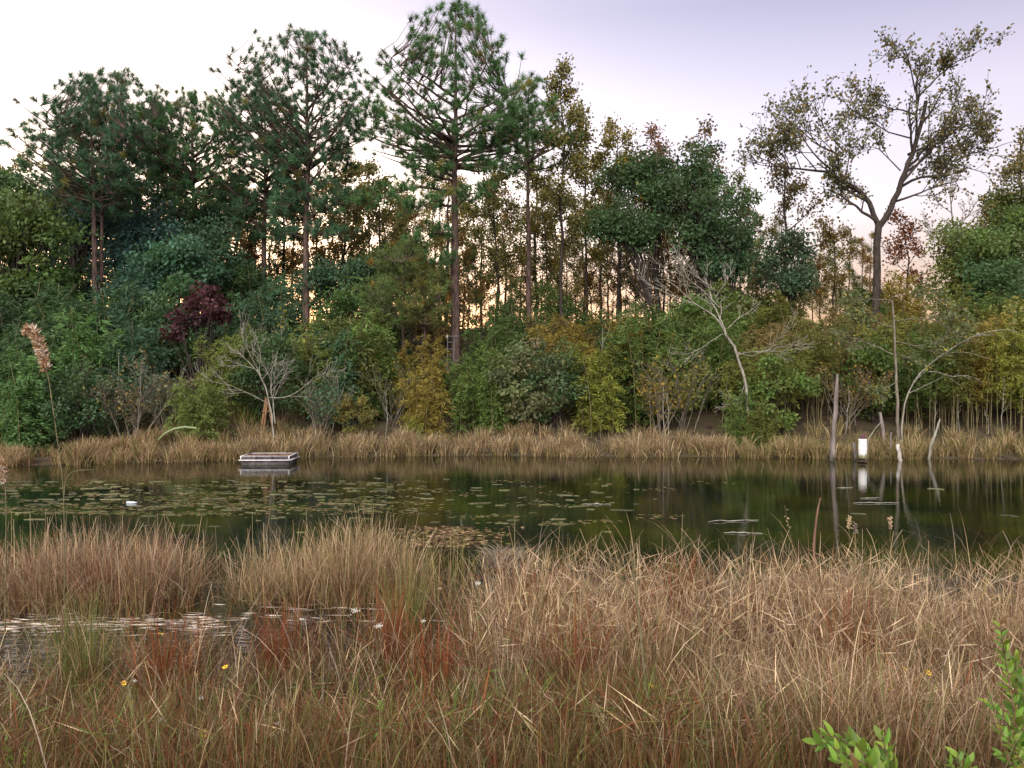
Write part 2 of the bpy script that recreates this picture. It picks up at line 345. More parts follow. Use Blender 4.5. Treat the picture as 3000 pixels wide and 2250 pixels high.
pine('slim pine trunk crossing behind the leaning twin trunk', 287, 43, 330, 1060, [(330, 40, 40), (420, 100, 80), (560, 120, 90), (640, 60, 60)], .15, 25, G2, lean=8, el0=4)
pine('dense dome-topped pine between the left pines and the round-topped one', 563, 50, 276, 880, [(276, 50, 60), (310, 110, 105), (370, 150, 140), (440, 150, 140), (520, 110, 125), (600, 80, 95), (640, 40, 60)], .22, 26, (.036, .08, .036), dens=1.5, el0=6)
pine('smaller pine filling the gap left of the dome-topped one', 465, 52, 300, 860, [(300, 35, 40), (350, 60, 60), (430, 85, 70), (500, 60, 60)], .15, 27, G2, dens=1.3)
pine('dark pine just left of the round-topped pine', 775, 50, 250, 900, [(250, 60, 50), (320, 100, 90), (420, 125, 110), (520, 130, 115), (600, 110, 95), (700, 60, 75)], .21, 28, (.034, .072, .038), dens=1.45,
     limbs=[[(775, 620, 0), (720, 590, -.5), (660, 575, -.6)], [(775, 650, 0), (720, 630, -.8), (690, 620, -1)]], el0=2)
pine('pine behind and right of the tallest pine', 1549, 49, 232, 880, [(232, 40, 40), (300, 90, 70), (380, 120, 110), (450, 90, 120), (500, 40, 60)], .20, 29, G3, dens=.95)
pine('short young pine in front of the tallest pine', 1180, 41, 700, 1080, [(700, 20, 30), (760, 70, 90), (830, 105, 120), (900, 110, 130), (950, 80, 90)], .10, 30, (.06, .085, .03), dens=1.3, el0=0)
pine('young pine with brownish needles left of the ladder pine', 1235, 40.5, 745, 1060, [(745, 20, 20), (820, 55, 45), (900, 75, 50), (950, 60, 40)], .08, 31, (.075, .08, .028), dens=1.2, el0=0)

# ------------------------------------------------------------------ hero hardwoods
def limb_tree(name, label, cat, Y, base_px, limbs, leafc, seed, bark, level=2, keep=1.0, per=3, leafL=.17, leafW=.13, group=None, depth=1.3, up=.3, spread=.8, nch=(4, 6), ratio=.42, minr=.014, flat=1, ground=True, lspread=.16, rs=1.0, start=.25):
    r = np.random.default_rng(seed); base = at(base_px[0], base_px[1], Y)
    if ground: base[2] = min(base[2], float(tz(base[0], Y))) - .1
    root = thing(name, label, cat, base, group); tm, bm = MB(), MB(); sites = []
    for k, (pl, r0, r1) in enumerate(limbs):
        r0 *= rs; r1 *= rs
        yo = 0 if k == 0 else r.normal(0, depth); m = len(pl)
        pts = np.array([at(a, b, Y) for a, b in pl]); pts[:, 1] += yo * np.linspace(0 if k else 0, 1, m)
        pts -= base
        if k == 0: pts[0] = (0, 0, 0) if not ground else (pts[0][0], 0, 0)
        pts = jitter_line(pts, max(6, 2 * m), r0 * .12 + .012, r)
        if k == 0: tube(tm, pts, np.linspace(r0, r1, len(pts)), 9, cap=False)
        if k == 0 and len(limbs) > 3:
            continue
        ramify(bm, sites, pts, r0, r1, level, r, up, spread, nch, ratio, 7, start, flat, minr)
    tm.build('trunk', bark, root, True); bm.build('branches', bark, root)
    if leafc is not None:
        lm = MB(); leaf_sites(lm, sites, r, per, leafL, leafW, keep=keep, spread=lspread); o = lm.build('crown', M['leaf'], root); o.color = (*leafc, 1)
    return root
limb_tree('hardwood_tree', 'big spreading half-bare hardwood tree with forked trunk against the sky at right', 'tree', 46, (2566, 950), [
    ([(2566, 950), (2566, 800), (2568, 725), (2573, 665)], .30, .24),
    ([(2573, 668), (2566, 636), (2552, 579), (2515, 542), (2478, 518), (2446, 502)], .20, .12),
    ([(2446, 502), (2393, 500), (2344, 491), (2303, 489), (2240, 455), (2195, 432)], .10, .02),
    ([(2446, 502), (2442, 475), (2470, 441), (2421, 416), (2385, 380), (2344, 335), (2320, 300)], .09, .02),
    ([(2440, 500), (2385, 445), (2360, 392), (2325, 340), (2290, 315)], .07, .02),
    ([(2570, 650), (2507, 603), (2466, 575), (2421, 554)], .12, .03), ([(2466, 575), (2450, 538), (2420, 500), (2410, 460)], .06, .015),
    ([(2470, 441), (2440, 380), (2430, 320), (2415, 260)], .06, .015), ([(2478, 518), (2490, 440), (2480, 360), (2500, 310)], .05, .012),
    ([(2573, 668), (2592, 640), (2613, 591), (2633, 530), (2657, 457), (2674, 388), (2686, 314)], .22, .12),
    ([(2686, 314), (2682, 253), (2694, 195), (2700, 160)], .10, .02), ([(2690, 286), (2735, 233), (2771, 205), (2785, 205), (2795, 202)], .07, .015),
    ([(2771, 205), (2784, 180), (2790, 170)], .04, .012), ([(2682, 270), (2655, 220), (2630, 185), (2600, 165)], .06, .015),
    ([(2661, 453), (2702, 432), (2751, 412), (2792, 404), (2840, 400)], .10, .02), ([(2751, 412), (2790, 340), (2830, 290), (2850, 270)], .06, .015),
    ([(2800, 404), (2850, 350), (2900, 350)], .04, .012),
    ([(2628, 554), (2670, 530), (2710, 518), (2771, 520), (2777, 481), (2832, 457), (2893, 441), (2945, 425)], .11, .015),
    ([(2620, 591), (2670, 575), (2731, 550), (2792, 534)], .09, .015), ([(2678, 335), (2649, 314), (2617, 310), (2600, 286), (2560, 270)], .07, .015),
    ([(2668, 405), (2617, 375), (2570, 330), (2530, 260)], .06, .015), ([(2638, 500), (2609, 416), (2590, 380)], .05, .012),
    ([(2751, 412), (2810, 370), (2870, 335)], .05, .012), ([(2832, 457), (2880, 400), (2900, 365)], .045, .012), ([(2700, 520), (2745, 465), (2790, 440)], .05, .012), ([(2893, 441), (2920, 405), (2935, 390)], .03, .010),
    ([(2303, 489), (2260, 440), (2240, 410)], .035, .010), ([(2393, 500), (2340, 440), (2290, 395)], .05, .012), ([(2731, 550), (2790, 510), (2840, 500)], .04, .010)],
    (.072, .072, .042), 41, M['dark_bark'], level=2, keep=.8, per=3, leafL=.20, leafW=.16, depth=1.7, nch=(6, 8), ratio=.55, up=.3, spread=1.05, lspread=.15, rs=.82, start=.30)
def simple_hardwood(label, px, Y, top, base_py, halfw, r0, leafc, seed, keep=.8, per=3, crown_from=.35, nl=11, bark='dark_bark', leafL=.18, leafW=.14, group='thin-leaved trees backlit by the sky', name='hardwood_tree', leanx=0, level=2, ratio=.45, ell=True):
    r = np.random.default_rng(seed); base = at(px, base_py, Y); base[2] = float(tz(base[0], Y)) - .1
    topp = at(px + leanx, top, Y); H = topp[2] - base[2]; W = halfw / F * Y
    root = thing(name, label, 'tree', base, group); tm, bm = MB(), MB(); sites = []
    tp = jitter_line([[0, 0, 0], [(topp[0] - base[0]) * .6, 0, H * .5], [topp[0] - base[0], 0, H]], 10, .10, r)
    tube(tm, tp, np.linspace(r0, .02, 10), 8, cap=False); tm.build('trunk', M[bark], root, True)
    for k in range(nl):
        q = crown_from + (1 - crown_from) * (k + r.random() * .8) / nl * .93; z = H * q
        p = np.array([np.interp(z, tp[:, 2], tp[:, 0]), np.interp(z, tp[:, 2], tp[:, 1]), z]); az = k * 2.4 + r.normal(0, .4)
        f = (q - crown_from) / (1 - crown_from); prof = math.sin(min(1, .22 + f) * math.pi) ** .6 if ell else 1 - f * .7
        el = .35 + .55 * f; L = max(.8, W * prof * (.75 + .4 * r.random())) / math.cos(el)
        d = [math.cos(az) * math.cos(el), math.sin(az) * math.cos(el), math.sin(el)]
        rr = min(r0 * .4 * (1.1 - q * .6), .02 + .016 * L)
        ramify(bm, sites, curve(p, d, L, 6, .3, .1, r), rr, .014, level, r, .3, .8, (4, 6), ratio, 5)
    bm.build('branches', M[bark], root); lm = MB(); leaf_sites(lm, sites, r, int(per * 1.9), leafL, leafW, keep=keep, spread=.26)
    o = lm.build('crown', M['leaf'], root); o.color = (*leafc, 1); return root
OL = (.085, .085, .035)
simple_hardwood('slender sparse-leaved tree rising right of the tallest pine', 1648, 48, 198, 880, 105, .15, OL, 51, .9, 4, .45, 16)
simple_hardwood('sparse tree with yellowish leaves left of the dark evergreen oak', 1810, 50, 370, 880, 120, .15, (.10, .09, .03), 52, .9, 4, .35, 15)
simple_hardwood('thin dark tree between the slender tree and the oak', 1715, 51, 345, 880, 90, .13, OL, 53, .9, 4, .4, 13)
simple_hardwood('twiggy reddish-leaved tree poking out above the oak', 1930, 52, 392, 880, 110, .13, (.085, .05, .035), 54, .8, 3, .4, 13)
simple_hardwood('narrow twiggy tree above the oak at its right shoulder', 2065, 51, 385, 880, 85, .12, (.07, .055, .03), 55, .8, 3, .5, 11)
simple_hardwood('half-bare tree standing left of the big hardwood', 2297, 50, 400, 900, 100, .16, (.08, .07, .04), 56, .75, 3, .3, 14)
simple_hardwood('sparse-leaved tree cut by the right edge of the frame', 2990, 48, 405, 900, 120, .16, (.09, .085, .04), 57, .8, 3, .4, 13)
simple_hardwood('pale bare-twigged tree behind the big hardwood at right', 2790, 54, 500, 860, 110, .12, (.09, .08, .05), 58, .25, 2, .3, 14, bark='grey_bark')
simple_hardwood('thin leafy tree under the gap left of the big hardwood', 2440, 53, 640, 860, 75, .09, (.10, .08, .03), 59, .8, 3, .2, 10)
simple_hardwood('thin reddish tree under the fork of the big hardwood', 2655, 53, 640, 860, 85, .09, (.11, .05, .03), 60, .8, 3, .2, 10)
simple_hardwood('olive sparse tree behind the boughs of the tallest pine', 1450, 52, 470, 880, 100, .12, OL, 61, .9, 4, .3, 13)
simple_hardwood('olive sparse tree between the two tallest pines', 1110, 54, 500, 880, 110, .12, OL, 62, .9, 4, .25, 13)
simple_hardwood('thin tree behind the left bough of the tallest pine', 1010, 55, 480, 880, 90, .12, OL, 63, .9, 4, .3, 12)
simple_hardwood('thin brownish tree left of the round-topped pine', 690, 56, 520, 860, 80, .11, (.07, .06, .03), 64, .8, 3, .3, 12)
simple_hardwood('small leafy tree at the left edge below the pines', 40, 50, 455, 900, 90, .12, (.08, .07, .035), 65, .8, 3, .3, 12)

# ------------------------------------------------------------------ dense crowns: evergreen oak and understorey trees
def dense_tree(label, px, Y, cx, cy, hw, hh, color, seed, trunk_r=.16, n=60, per=85, L=.22, W=.13, name='broadleaf_tree', group='dense leafy trees below the pines', crad=(.55, .95), lean=0, deep=.9, shape=1):
    r = np.random.default_rng(seed); C0 = at(cx, cy, Y); A, B = hw / F * Y, hh / F * Y
    base = np.array([at(px, 0, Y)[0], Y, 0]); base[2] = float(tz(base[0], Y)) - .1
    root = thing(name, label, 'tree', base, group); tm = MB(); lm = MB(); c = C0 - base
    n = int(n * 1.25); nlobe = 7; ld = unit(r.normal(0, 1, (nlobe, 3))) * (.45 + .45 * r.random((nlobe, 1))); d = unit(r.normal(0, 1, (n, 3))); rad = .15 + .40 * r.random((n, 1)) ** .6
    P = c + (ld[r.integers(0, nlobe, n)] + d * rad + (r.random((n, 1)) < .12) * d * .35) * np.array([A, min(A, B) * deep, B])
    P[:, 2] = np.maximum(P[:, 2], .5)
    tp = jitter_line([[0, 0, 0], [c[0] * .5, 0, c[2] * .5], c], 7, .08, r); tube(tm, tp, np.linspace(trunk_r, trunk_r * .45, 7), 8, cap=False)
    bm = MB()
    for p in P[::2]:
        q = .35 + .6 * r.random(); s = tp[int(q * 6)]; tube(bm, jitter_line([s, (s + p) / 2 + [0, 0, -.2], p], 5, .08, r), np.linspace(trunk_r * .3, .015, 5), 4, cap=False)
    tm.build('trunk', M['dark_bark'], root, True); bm.build('branches', M['dark_bark'], root)
    clump_leaves(lm, P, crad[0] + (crad[1] - crad[0]) * r.random(n), per, r, L, W, flat=.7)
    o = lm.build('crown', M['leaf'], root); o.color = (*color, 1); return root
DK = (.032, .056, .027); BG = (.034, .062, .040); VEIL_BLUE = (.032, .060, .060)  # last tint puts the bluish glare over the left trees into leaf colour
dense_tree('dense dark evergreen oak right of centre against the sky', 2080, 46.5, 2085, 580, 165, 170, DK, 71, .22, 150, 66, group=None, crad=(.4, .75))
dense_tree('low spreading arm of dark evergreen leaves left of the oak', 1960, 46, 1850, 670, 115, 65, DK, 72, .14, 55, 85)
dense_tree('dark evergreen top left of the oak under twiggy branches', 1930, 48, 1910, 510, 105, 90, DK, 73, .14, 60, 80)
dense_tree('dark lower crown beneath the evergreen oak', 2150, 46, 2120, 740, 110, 75, (.034, .065, .034), 74, .14, 45, 90)
dense_tree('dark small evergreen left of the big hardwood trunk', 2330, 47, 2320, 770, 75, 85, (.03, .05, .032), 75, .12, 40, 80)
dense_tree('yellowish-green tree at the left edge of the frame', 40, 41, 45, 740, 145, 150, (.060, .092, .034), 76, .16, 90, 85, L=.24, W=.15, crad=(.4, .85))
dense_tree('dark green tree behind the yellowish tree at far left', 20, 46, 50, 590, 130, 90, (.045, .075, .035), 77, .16, 55, 90)
dense_tree('blue-shaded tree below the two broad left pines', 200, 47, 220, 690, 130, 120, VEIL_BLUE, 78, .16, 70, 90)
dense_tree('blue-shaded tree right of the leaning twin pine trunk', 400, 46, 420, 740, 130, 110, VEIL_BLUE, 79, .16, 70, 90)
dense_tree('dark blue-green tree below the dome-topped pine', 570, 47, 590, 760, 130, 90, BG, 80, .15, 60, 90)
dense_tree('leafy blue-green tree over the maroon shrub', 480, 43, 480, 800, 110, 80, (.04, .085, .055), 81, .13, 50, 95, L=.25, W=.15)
dense_tree('dark tree at left under the yellowish crown', 60, 43, 80, 900, 110, 90, VEIL_BLUE, 82, .14, 60, 90)
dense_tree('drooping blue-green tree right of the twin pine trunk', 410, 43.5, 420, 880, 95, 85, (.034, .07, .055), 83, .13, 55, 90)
dense_tree('deep-shaded tree behind the leaning twin pine trunk', 265, 50, 262, 790, 125, 95, VEIL_BLUE, 95, .14, 65, 85)
dense_tree('dark blue tree in deep shade left of the twin trunk', 190, 48, 180, 880, 120, 110, VEIL_BLUE, 84, .14, 60, 80)
dense_tree('shaded tree mass under the crowns of the far left pines', 150, 50, 150, 610, 130, 70, VEIL_BLUE, 91, .15, 60, 85)
dense_tree('shaded tree mass between the left pines and the dome-topped one', 380, 51, 400, 620, 110, 65, VEIL_BLUE, 92, .15, 55, 85)
dense_tree('dark low crown under the dome-topped pine', 560, 50, 560, 680, 95, 55, BG, 93, .13, 45, 85)
dense_tree('olive leafy crown left of the tallest pine trunk', 1180, 48, 1160, 800, 120, 60, (.05, .07, .03), 94, .12, 50, 85)
dense_tree('dense evergreen thicket tree behind the round-topped pine trunk', 720, 50, 730, 800, 120, 70, BG, 85, .13, 50, 85)
dense_tree('dark rounded crown right of the round-topped pine trunk', 1020, 47, 1030, 810, 110, 65, BG, 86, .12, 50, 85)
dense_tree('green tree mass at the right edge below the sparse crown', 2960, 46, 2930, 730, 120, 110, (.055, .085, .03), 87, .16, 70, 90)
dense_tree('light olive tree right of the big hardwood trunk', 2800, 48, 2830, 770, 90, 90, (.08, .10, .03), 88, .12, 50, 80)
dense_tree('dark green bush tree by the right edge under olive leaves', 2920, 43, 2920, 840, 100, 75, (.036, .064, .028), 89, .12, 42, 90)
dense_tree('olive treetop rising above the thicket at far right', 2960, 49, 2950, 620, 70, 55, (.075, .09, .03), 90, .12, 35, 80)
# maroon shrub
r_ = np.random.default_rng(5); mb_ = MB(); sb_ = MB(); B0 = np.array([at(590, 0, 37.6)[0], 37.6, 0]); B0[2] = float(tz(B0[0], 37.6)) - .1
root = thing('maroon_shrub', 'maroon-leaved shrub standing out from the dark green slope at left', 'shrub', B0)
Pm = [at(a + r_.normal(0, 10), b + r_.normal(0, 10), 37.6 + r_.normal(0, .4)) - B0 for a, b in ((600, 870), (640, 880), (570, 900), (610, 910), (650, 910), (540, 930), (580, 940), (520, 960), (620, 890), (660, 940), (505, 980), (530, 990), (600, 950), (585, 880), (640, 860))]
for p in Pm: tube(sb_, jitter_line([[0, 0, 0], [p[0] * .5, p[1], p[2] * .6], p], 6, .05, r_), np.linspace(.05, .012, 6), 5, cap=False)
sb_.build('stems', M['dark_bark'], root); clump_leaves(mb_, np.array(Pm), np.full(len(Pm), .46), 120, r_, .2, .13, cvar=.2)
o = mb_.build('foliage', M['leaf'], root); o.color = (.042, .016, .022, 1)

# ------------------------------------------------------------------ far wood: slender backlit trees (copies of five)
def pole_variant(seed, H, R_, r0, keep, per):
    r = np.random.default_rng(seed); tm, bm, lm = MB(), MB(), MB(); sites = []
    tp = jitter_line([[0, 0, 0], [0.1, 0, H * .5], [r.normal(0, .4), r.normal(0, .4), H]], 9, .09, r); tube(tm, tp, np.linspace(r0, .02, 9), 6, cap=False)
    for k in range(13):
        q = .14 + .82 * (k + r.random()) / 13; z = H * q; p = np.array([np.interp(z, tp[:, 2], tp[:, j]) for j in (0, 1)] + [z])
        az = k * 2.4 + r.normal(0, .5); el = .4 + .5 * q; L = R_ * (1.2 - q * .7) * (.6 + .6 * r.random())
        ramify(bm, sites, curve(p, [math.cos(az) * math.cos(el), math.sin(az) * math.cos(el), math.sin(el)], L, 5, .3, .1, r), .035, .012, 2, r, .3, .8, (4, 5), .5, 4)
    leaf_sites(lm, sites, r, per, .19, .15, keep=keep, spread=.25)
    return tm.mesh('trunk', M['dark_bark'], True), bm.mesh('branches', M['dark_bark']), lm.mesh('crown', M['leaf'])
PV = [pole_variant(100 + k, 12 + k * .8, 2.9, .10 + .02 * k, .95, 7) for k in range(5)]
r_ = np.random.default_rng(77); spots = []
for k in range(104):
    px = 380 + (2560 - 380) * ((k * 37) % 104 + .2 + .6 * r_.random()) / 104; Y = r_.uniform(56, 74) if k < 66 else r_.uniform(51, 58)
    if 2250 < px: s = r_.uniform(.45, .62)
    elif px > 1750: s = r_.uniform(.6, .85)
    else: s = r_.uniform(.7, 1.0)
    if k >= 66: s *= r_.uniform(.42, .6)
    spots.append((px, Y, s))
def land_far(px):
    for lim, t in ((620, 'under the dome-topped pine'), (860, 'left of the round-topped pine trunk'), (1060, 'right of the round-topped pine trunk'), (1320, 'left of the tallest pine trunk'), (1560, 'right of the tallest pine trunk'), (1780, 'behind the slender sparse tree'), (2060, 'beneath the dark evergreen oak'), (2300, 'right of the dark evergreen oak'), (9999, 'left of the big hardwood trunk')):
        if px < lim: return t
cnt = {}
for k, (px, Y, s) in enumerate(spots):
    x = (px - CX) / F * Y; t = thing('slender_tree', '', 'tree', (x, Y, float(tz(x, Y)) - .1), 'slender trees of the far wood')
    t.rotation_euler.z = r_.random() * 6.28; t.scale = (s, s, s); q = r_.integers(4)
    for nm_, me in zip(('trunk', 'branches', 'crown'), PV[k % 5]):
        o = link(nm_, me, t)
        if nm_ == 'crown': o.color = (*((.10, .09, .035), (.07, .08, .03), (.11, .07, .03), (.06, .07, .03))[q], 1)
    cnt.setdefault((('yellowish', 'olive', 'orange-leaved', 'dark green')[q], land_far(px)), []).append((px, t))
for (cn_, wh), lst in cnt.items():
    lst.sort(key=lambda q: q[0])
    for q, (px, t) in enumerate(lst):
        t['label'] = f'slender {cn_} backlit far tree {wh}' + ('' if len(lst) == 1 else ', ' + (['left one', 'right one'] if len(lst) == 2 else ['left one', 'middle one', 'right one', 'rightmost one'])[min(q, 3)])

# ------------------------------------------------------------------ thicket shrubs (copies of a few kinds, each with its own colour)
def shrub_broad(seed, H=4.5, Rr=2.0, n=46, per=90, L=.2, W=.11):
    r = np.random.default_rng(seed); lm, sm = MB(), MB(); d = unit(r.normal(0, 1, (n, 3))); rad = .4 + .6 * r.random((n, 1)) ** .5
    P = np.array([0, 0, H * .55]) + d * rad * np.array([Rr, Rr, H * .47]); P[:, 2] = np.clip(P[:, 2], .25, H)
    for p in P[::3]: tube(sm, jitter_line([[r.normal(0, .15), r.normal(0, .15), -.2], [p[0] * .4, p[1] * .4, p[2] * .6], p], 6, .06, r), np.linspace(.045, .012, 6), 4, cap=False)
    clump_leaves(lm, P, .4 + .35 * r.random(n), per, r, L, W, flat=.7)
    return lm.mesh('foliage', M['leaf']), sm.mesh('stems', M['dark_bark'])
def shrub_cane(seed, H=5.2, Rr=1.5, ns=16, bare=.12, sprays=26, L=.24, W=.055):
    r = np.random.default_rng(seed); lm, sm = MB(), MB()
    for k in range(ns):
        b0 = np.array([r.normal(0, Rr * .42), r.normal(0, Rr * .42), -.2]); h = H * (.6 + .45 * r.random()); az = r.random() * 6.28
        o = np.array([math.cos(az), math.sin(az), 0]) * Rr * (.2 + .5 * r.random())
        pts = np.array([b0 + o * q ** 2.2 + np.array([0, 0, h * (q - .10 * q ** 4)]) for q in np.linspace(0, 1, 8)]); tube(sm, pts, np.linspace(.022, .008, 8), 5, cap=False)
        tc_ = 1 + r.normal(0, .16)
        for s in range(sprays):
            q = bare + (1 - bare) * (s + r.random()) / sprays; a = min(int(q * 7), 6); p = pts[a] + (pts[a + 1] - pts[a]) * (q * 7 - a)
            a2 = r.random() * 6.28; ln = (.35 + .55 * r.random()) * (1.15 - .5 * q)
            tw = np.array([p + np.array([math.cos(a2), math.sin(a2), .35 - .75 * u]) * ln * u for u in np.linspace(0.15, 1, 8)])
            n = 22; idx = r.integers(0, 8, n); P = tw[idx] + r.normal(0, .05, (n, 3))
            ax = unit(np.array([math.cos(a2), math.sin(a2), -.3]) + r.normal(0, .55, (n, 3)))
            leaves(lm, P, ax, L * (.7 + .6 * r.random(n)), W * (.8 + .5 * r.random(n)), np.clip(tc_ * (1 + r.normal(0, .15, (n, 1))) * np.ones((1, 3)), .4, 1.8), r)
    return lm.mesh('foliage', M['leaf']), sm.mesh('stems', M['cane'])
def shrub_twiggy(seed, H=4.0, keep=.5):
    r = np.random.default_rng(seed); lm, sm = MB(), MB(); sites = []
    for k in range(9):
        az = r.random() * 6.28; ramify(sm, sites, curve([r.normal(0, .2), r.normal(0, .2), -.2], [math.cos(az) * .45, math.sin(az) * .45, 1], H * (.6 + .4 * r.random()), 7, .15, .08, r), .035, .01, 2, r, .3, .7, (5, 7), .42, 4, .25, 1, .008)
    leaf_sites(lm, sites, r, 3, .15, .09, keep=keep, spread=.14)
    return lm.mesh('foliage', M['leaf']), sm.mesh('stems', M['grey_bark'])
SV = {'broad': [shrub_broad(200 + k, 4.4 + .3 * k) for k in range(4)], 'cane': [shrub_cane(210 + k) for k in range(4)],
      'twiggy': [shrub_twiggy(220 + k) for k in range(2)], 'tall cane': [shrub_cane(230 + k, 6.5, 1.6, 15, .38, 24) for k in range(3)]}
COLS = {'dark green': (.034, .060, .026), 'blue-green': (.036, .068, .040), 'mid green': (.048, .082, .030), 'yellow-green': (.085, .105, .03), 'olive': (.062, .075, .026),
        'light green': (.065, .115, .04), 'brownish': (.075, .065, .035), 'golden': (.095, .085, .028), 'grey-green': (.06, .075, .05)}
def land_near(px):
    for lim, t in ((170, 'by the left edge'), (330, 'under the twin pine trunk'), (490, 'left of the maroon shrub'), (690, 'below the maroon shrub'), (880, 'around the bare white shrub'), (1060, 'below the round-topped pine'),
                   (1220, 'well left of the ladder'), (1320, 'just left of the ladder'), (1470, 'under the ladder pine'), (1650, 'right of the ladder pine'), (1850, 'below the slender tree'), (2030, 'left of the leaning dead tree'),
                   (2180, 'under the leaning dead tree'), (2340, 'right of the leaning dead tree'), (2480, 'behind the tall weathered post'), (2600, 'behind the white cylinder'), (2740, 'behind the leaning thin tree'), (2880, 'behind the leaning stake'), (9999, 'by the right edge')):
        if px < lim: return t
def land_col(px, row, r):
    if px < 450: pool = ['blue-green', 'dark green', 'mid green', 'light green', 'blue-green'] if row else ['light green', 'mid green', 'dark green', 'grey-green']
    elif px < 1050: pool = ['yellow-green', 'mid green', 'dark green', 'olive', 'blue-green'] if row < 2 else ['dark green', 'blue-green', 'mid green']
    elif px < 1750: pool = ['dark green', 'dark green', 'blue-green', 'mid green', 'olive', 'golden'] if row < 2 else ['dark green', 'olive', 'brownish', 'mid green']
    elif px < 2250: pool = ['olive', 'dark green', 'brownish', 'mid green', 'golden', 'dark green']
    else: pool = ['olive', 'mid green', 'golden', 'dark green', 'olive', 'yellow-green', 'brownish']
    return pool[r.integers(len(pool))]
r_ = np.random.default_rng(314)
seen = {}
ROWTXT = ['in front row', 'in second row', 'in third row', 'in hilltop row']
placed = []
rows = [(0, 3.6, 20, (.78, 1.0)), (1, 7.2, 21, (.95, 1.15)), (2, 11.0, 21, (.95, 1.15)), (3, 16.5, 22, (.9, 1.15))]
fixed = [  # px, distance behind the shore, kind, colour, scale, row
    (60, 3.6, 'cane', 'light green', .95, 0), (235, 4.2, 'broad', 'dark green', .78, 0), (400, 3.6, 'twiggy', 'brownish', .95, 0), (480, 4.2, 'twiggy', 'grey-green', .9, 0), (330, 4.6, 'twiggy', 'grey-green', .9, 0),
    (590, 3.3, 'cane', 'yellow-green', .62, 0), (670, 5.6, 'cane', 'yellow-green', .85, 0), (915, 7.0, 'cane', 'yellow-green', 1.05, 1), (1010, 6.2, 'cane', 'blue-green', 1.05, 1), (1090, 7.4, 'cane', 'mid green', 1.2, 1),
    (1040, 3.4, 'broad', 'golden', .42, 0), (1240, 3.6, 'cane', 'golden', .78, 0), (1215, 2.9, 'cane', 'yellow-green', .36, 0), (1235, 6.8, 'cane', 'golden', .85, 1), (1350, 6.0, 'cane', 'mid green', .72, 1), (1430, 4.2, 'cane', 'mid green', .9, 0), (1545, 3.8, 'broad', 'grey-green', .9, 0),
    (1620, 4.0, 'broad', 'blue-green', .85, 0), (1740, 4.6, 'cane', 'yellow-green', .9, 0), (1930, 4.2, 'twiggy', 'golden', 1.0, 0), (2000, 5.0, 'twiggy', 'olive', 1.1, 0), (1850, 6.5, 'cane', 'mid green', 1.25, 1), (2280, 3.8, 'broad', 'mid green', .82, 0),
    (2230, 4.6, 'tall cane', 'olive', .8, 0), (2175, 3.0, 'cane', 'mid green', .6, 0), (2225, 2.9, 'cane', 'olive', .5, 0), (2470, 4.4, 'twiggy', 'brownish', .85, 0), (2560, 5.0, 'broad', 'mid green', .75, 0), (2370, 5.4, 'tall cane', 'olive', .85, 0), (2700, 5.4, 'tall cane', 'mid green', .85, 0), (2770, 5.2, 'tall cane', 'olive', .9, 0), (2850, 5.4, 'tall cane', 'golden', .88, 0), (2960, 5.0, 'tall cane', 'yellow-green', .9, 0)]
def add_shrub(px, dist, kd, cn, s, row):
    x = (px - CX) / F * 35; Y = float(shore(x)) + dist; x = (px - CX) / F * Y
    base = dict(broad='bushy shrub', cane='drooping cane clump', twiggy='twiggy shrub')
    base['tall cane'] = 'tall bamboo-like clump'
    key = (cn, kd, row, land_near(px)); seen.setdefault(key, []).append(len(placed))
    placed.append([px, Y, kd, cn, s, row, f'{cn} {base[kd]} {ROWTXT[row]}, {land_near(px)}', x])
for f_ in fixed: add_shrub(*f_)
for row, dist, n, (s0, s1) in rows:
    for k in range(n):
        px = -180 + 3360 * (k + .5 + r_.uniform(-.35, .35)) / n
        if row == 0 and any(abs(px - q[0]) < 75 and q[5] == 0 for q in fixed): continue
        if row == 1 and (1270 < px < 1420 or 480 < px < 680): continue
        if row == 2 and 1290 < px < 1380: continue
        if row == 0 and 700 < px < 900: dist_x = 1.6
        else: dist_x = 0
        if row == 3 and 1750 < px < 2000 and r_.random() < .3: continue
        kd = r_.choice(['cane', 'cane', 'broad', 'cane', 'twiggy'] if row < 2 else ['broad', 'cane', 'cane'])
        if px > 2250 and row < 2: kd = r_.choice(['tall cane', 'broad', 'tall cane', 'cane'])
        s = r_.uniform(s0, s1) * (1.1 if px < 700 and row > 1 else 1.0) * (.8 if kd == 'tall cane' else 1)
        add_shrub(px, dist + dist_x + r_.normal(0, .5), str(kd), land_col(px, row, r_), s, row)
for key, idx in seen.items():
    if len(idx) > 1:
        idx = sorted(idx, key=lambda q: placed[q][0]); nm2 = ['left one', 'right one'] if len(idx) == 2 else ['left one', 'middle one', 'right one', 'rightmost one']
        for j, q in enumerate(idx): placed[q][6] += ', ' + nm2[min(j, 3)]
for k, (px, Y, kd, cn, s, row, lab, x) in enumerate(placed):
    t = thing({'broad': 'bushy_shrub', 'cane': 'cane_clump', 'twiggy': 'twiggy_shrub', 'tall cane': 'cane_clump'}[kd], lab, 'shrub', (x, Y, float(tz(x, Y)) - .05), 'shrubs of the thicket on the far bank')
    t.rotation_euler.z = r_.random() * 6.28; t.scale = (s * r_.uniform(.9, 1.15), s * r_.uniform(.9, 1.15), s)
    fo, st = SV[kd][k % len(SV[kd])]; o = link('foliage', fo, t); c_ = np.array(COLS[cn]) * r_.uniform(.88, 1.15) * (np.array([1.22, 1.08, .85]) if px > 1050 else np.array([.95, 1, 1.1]) if px < 600 else 1); o.color = (*c_, 1); link('stems', st, t)

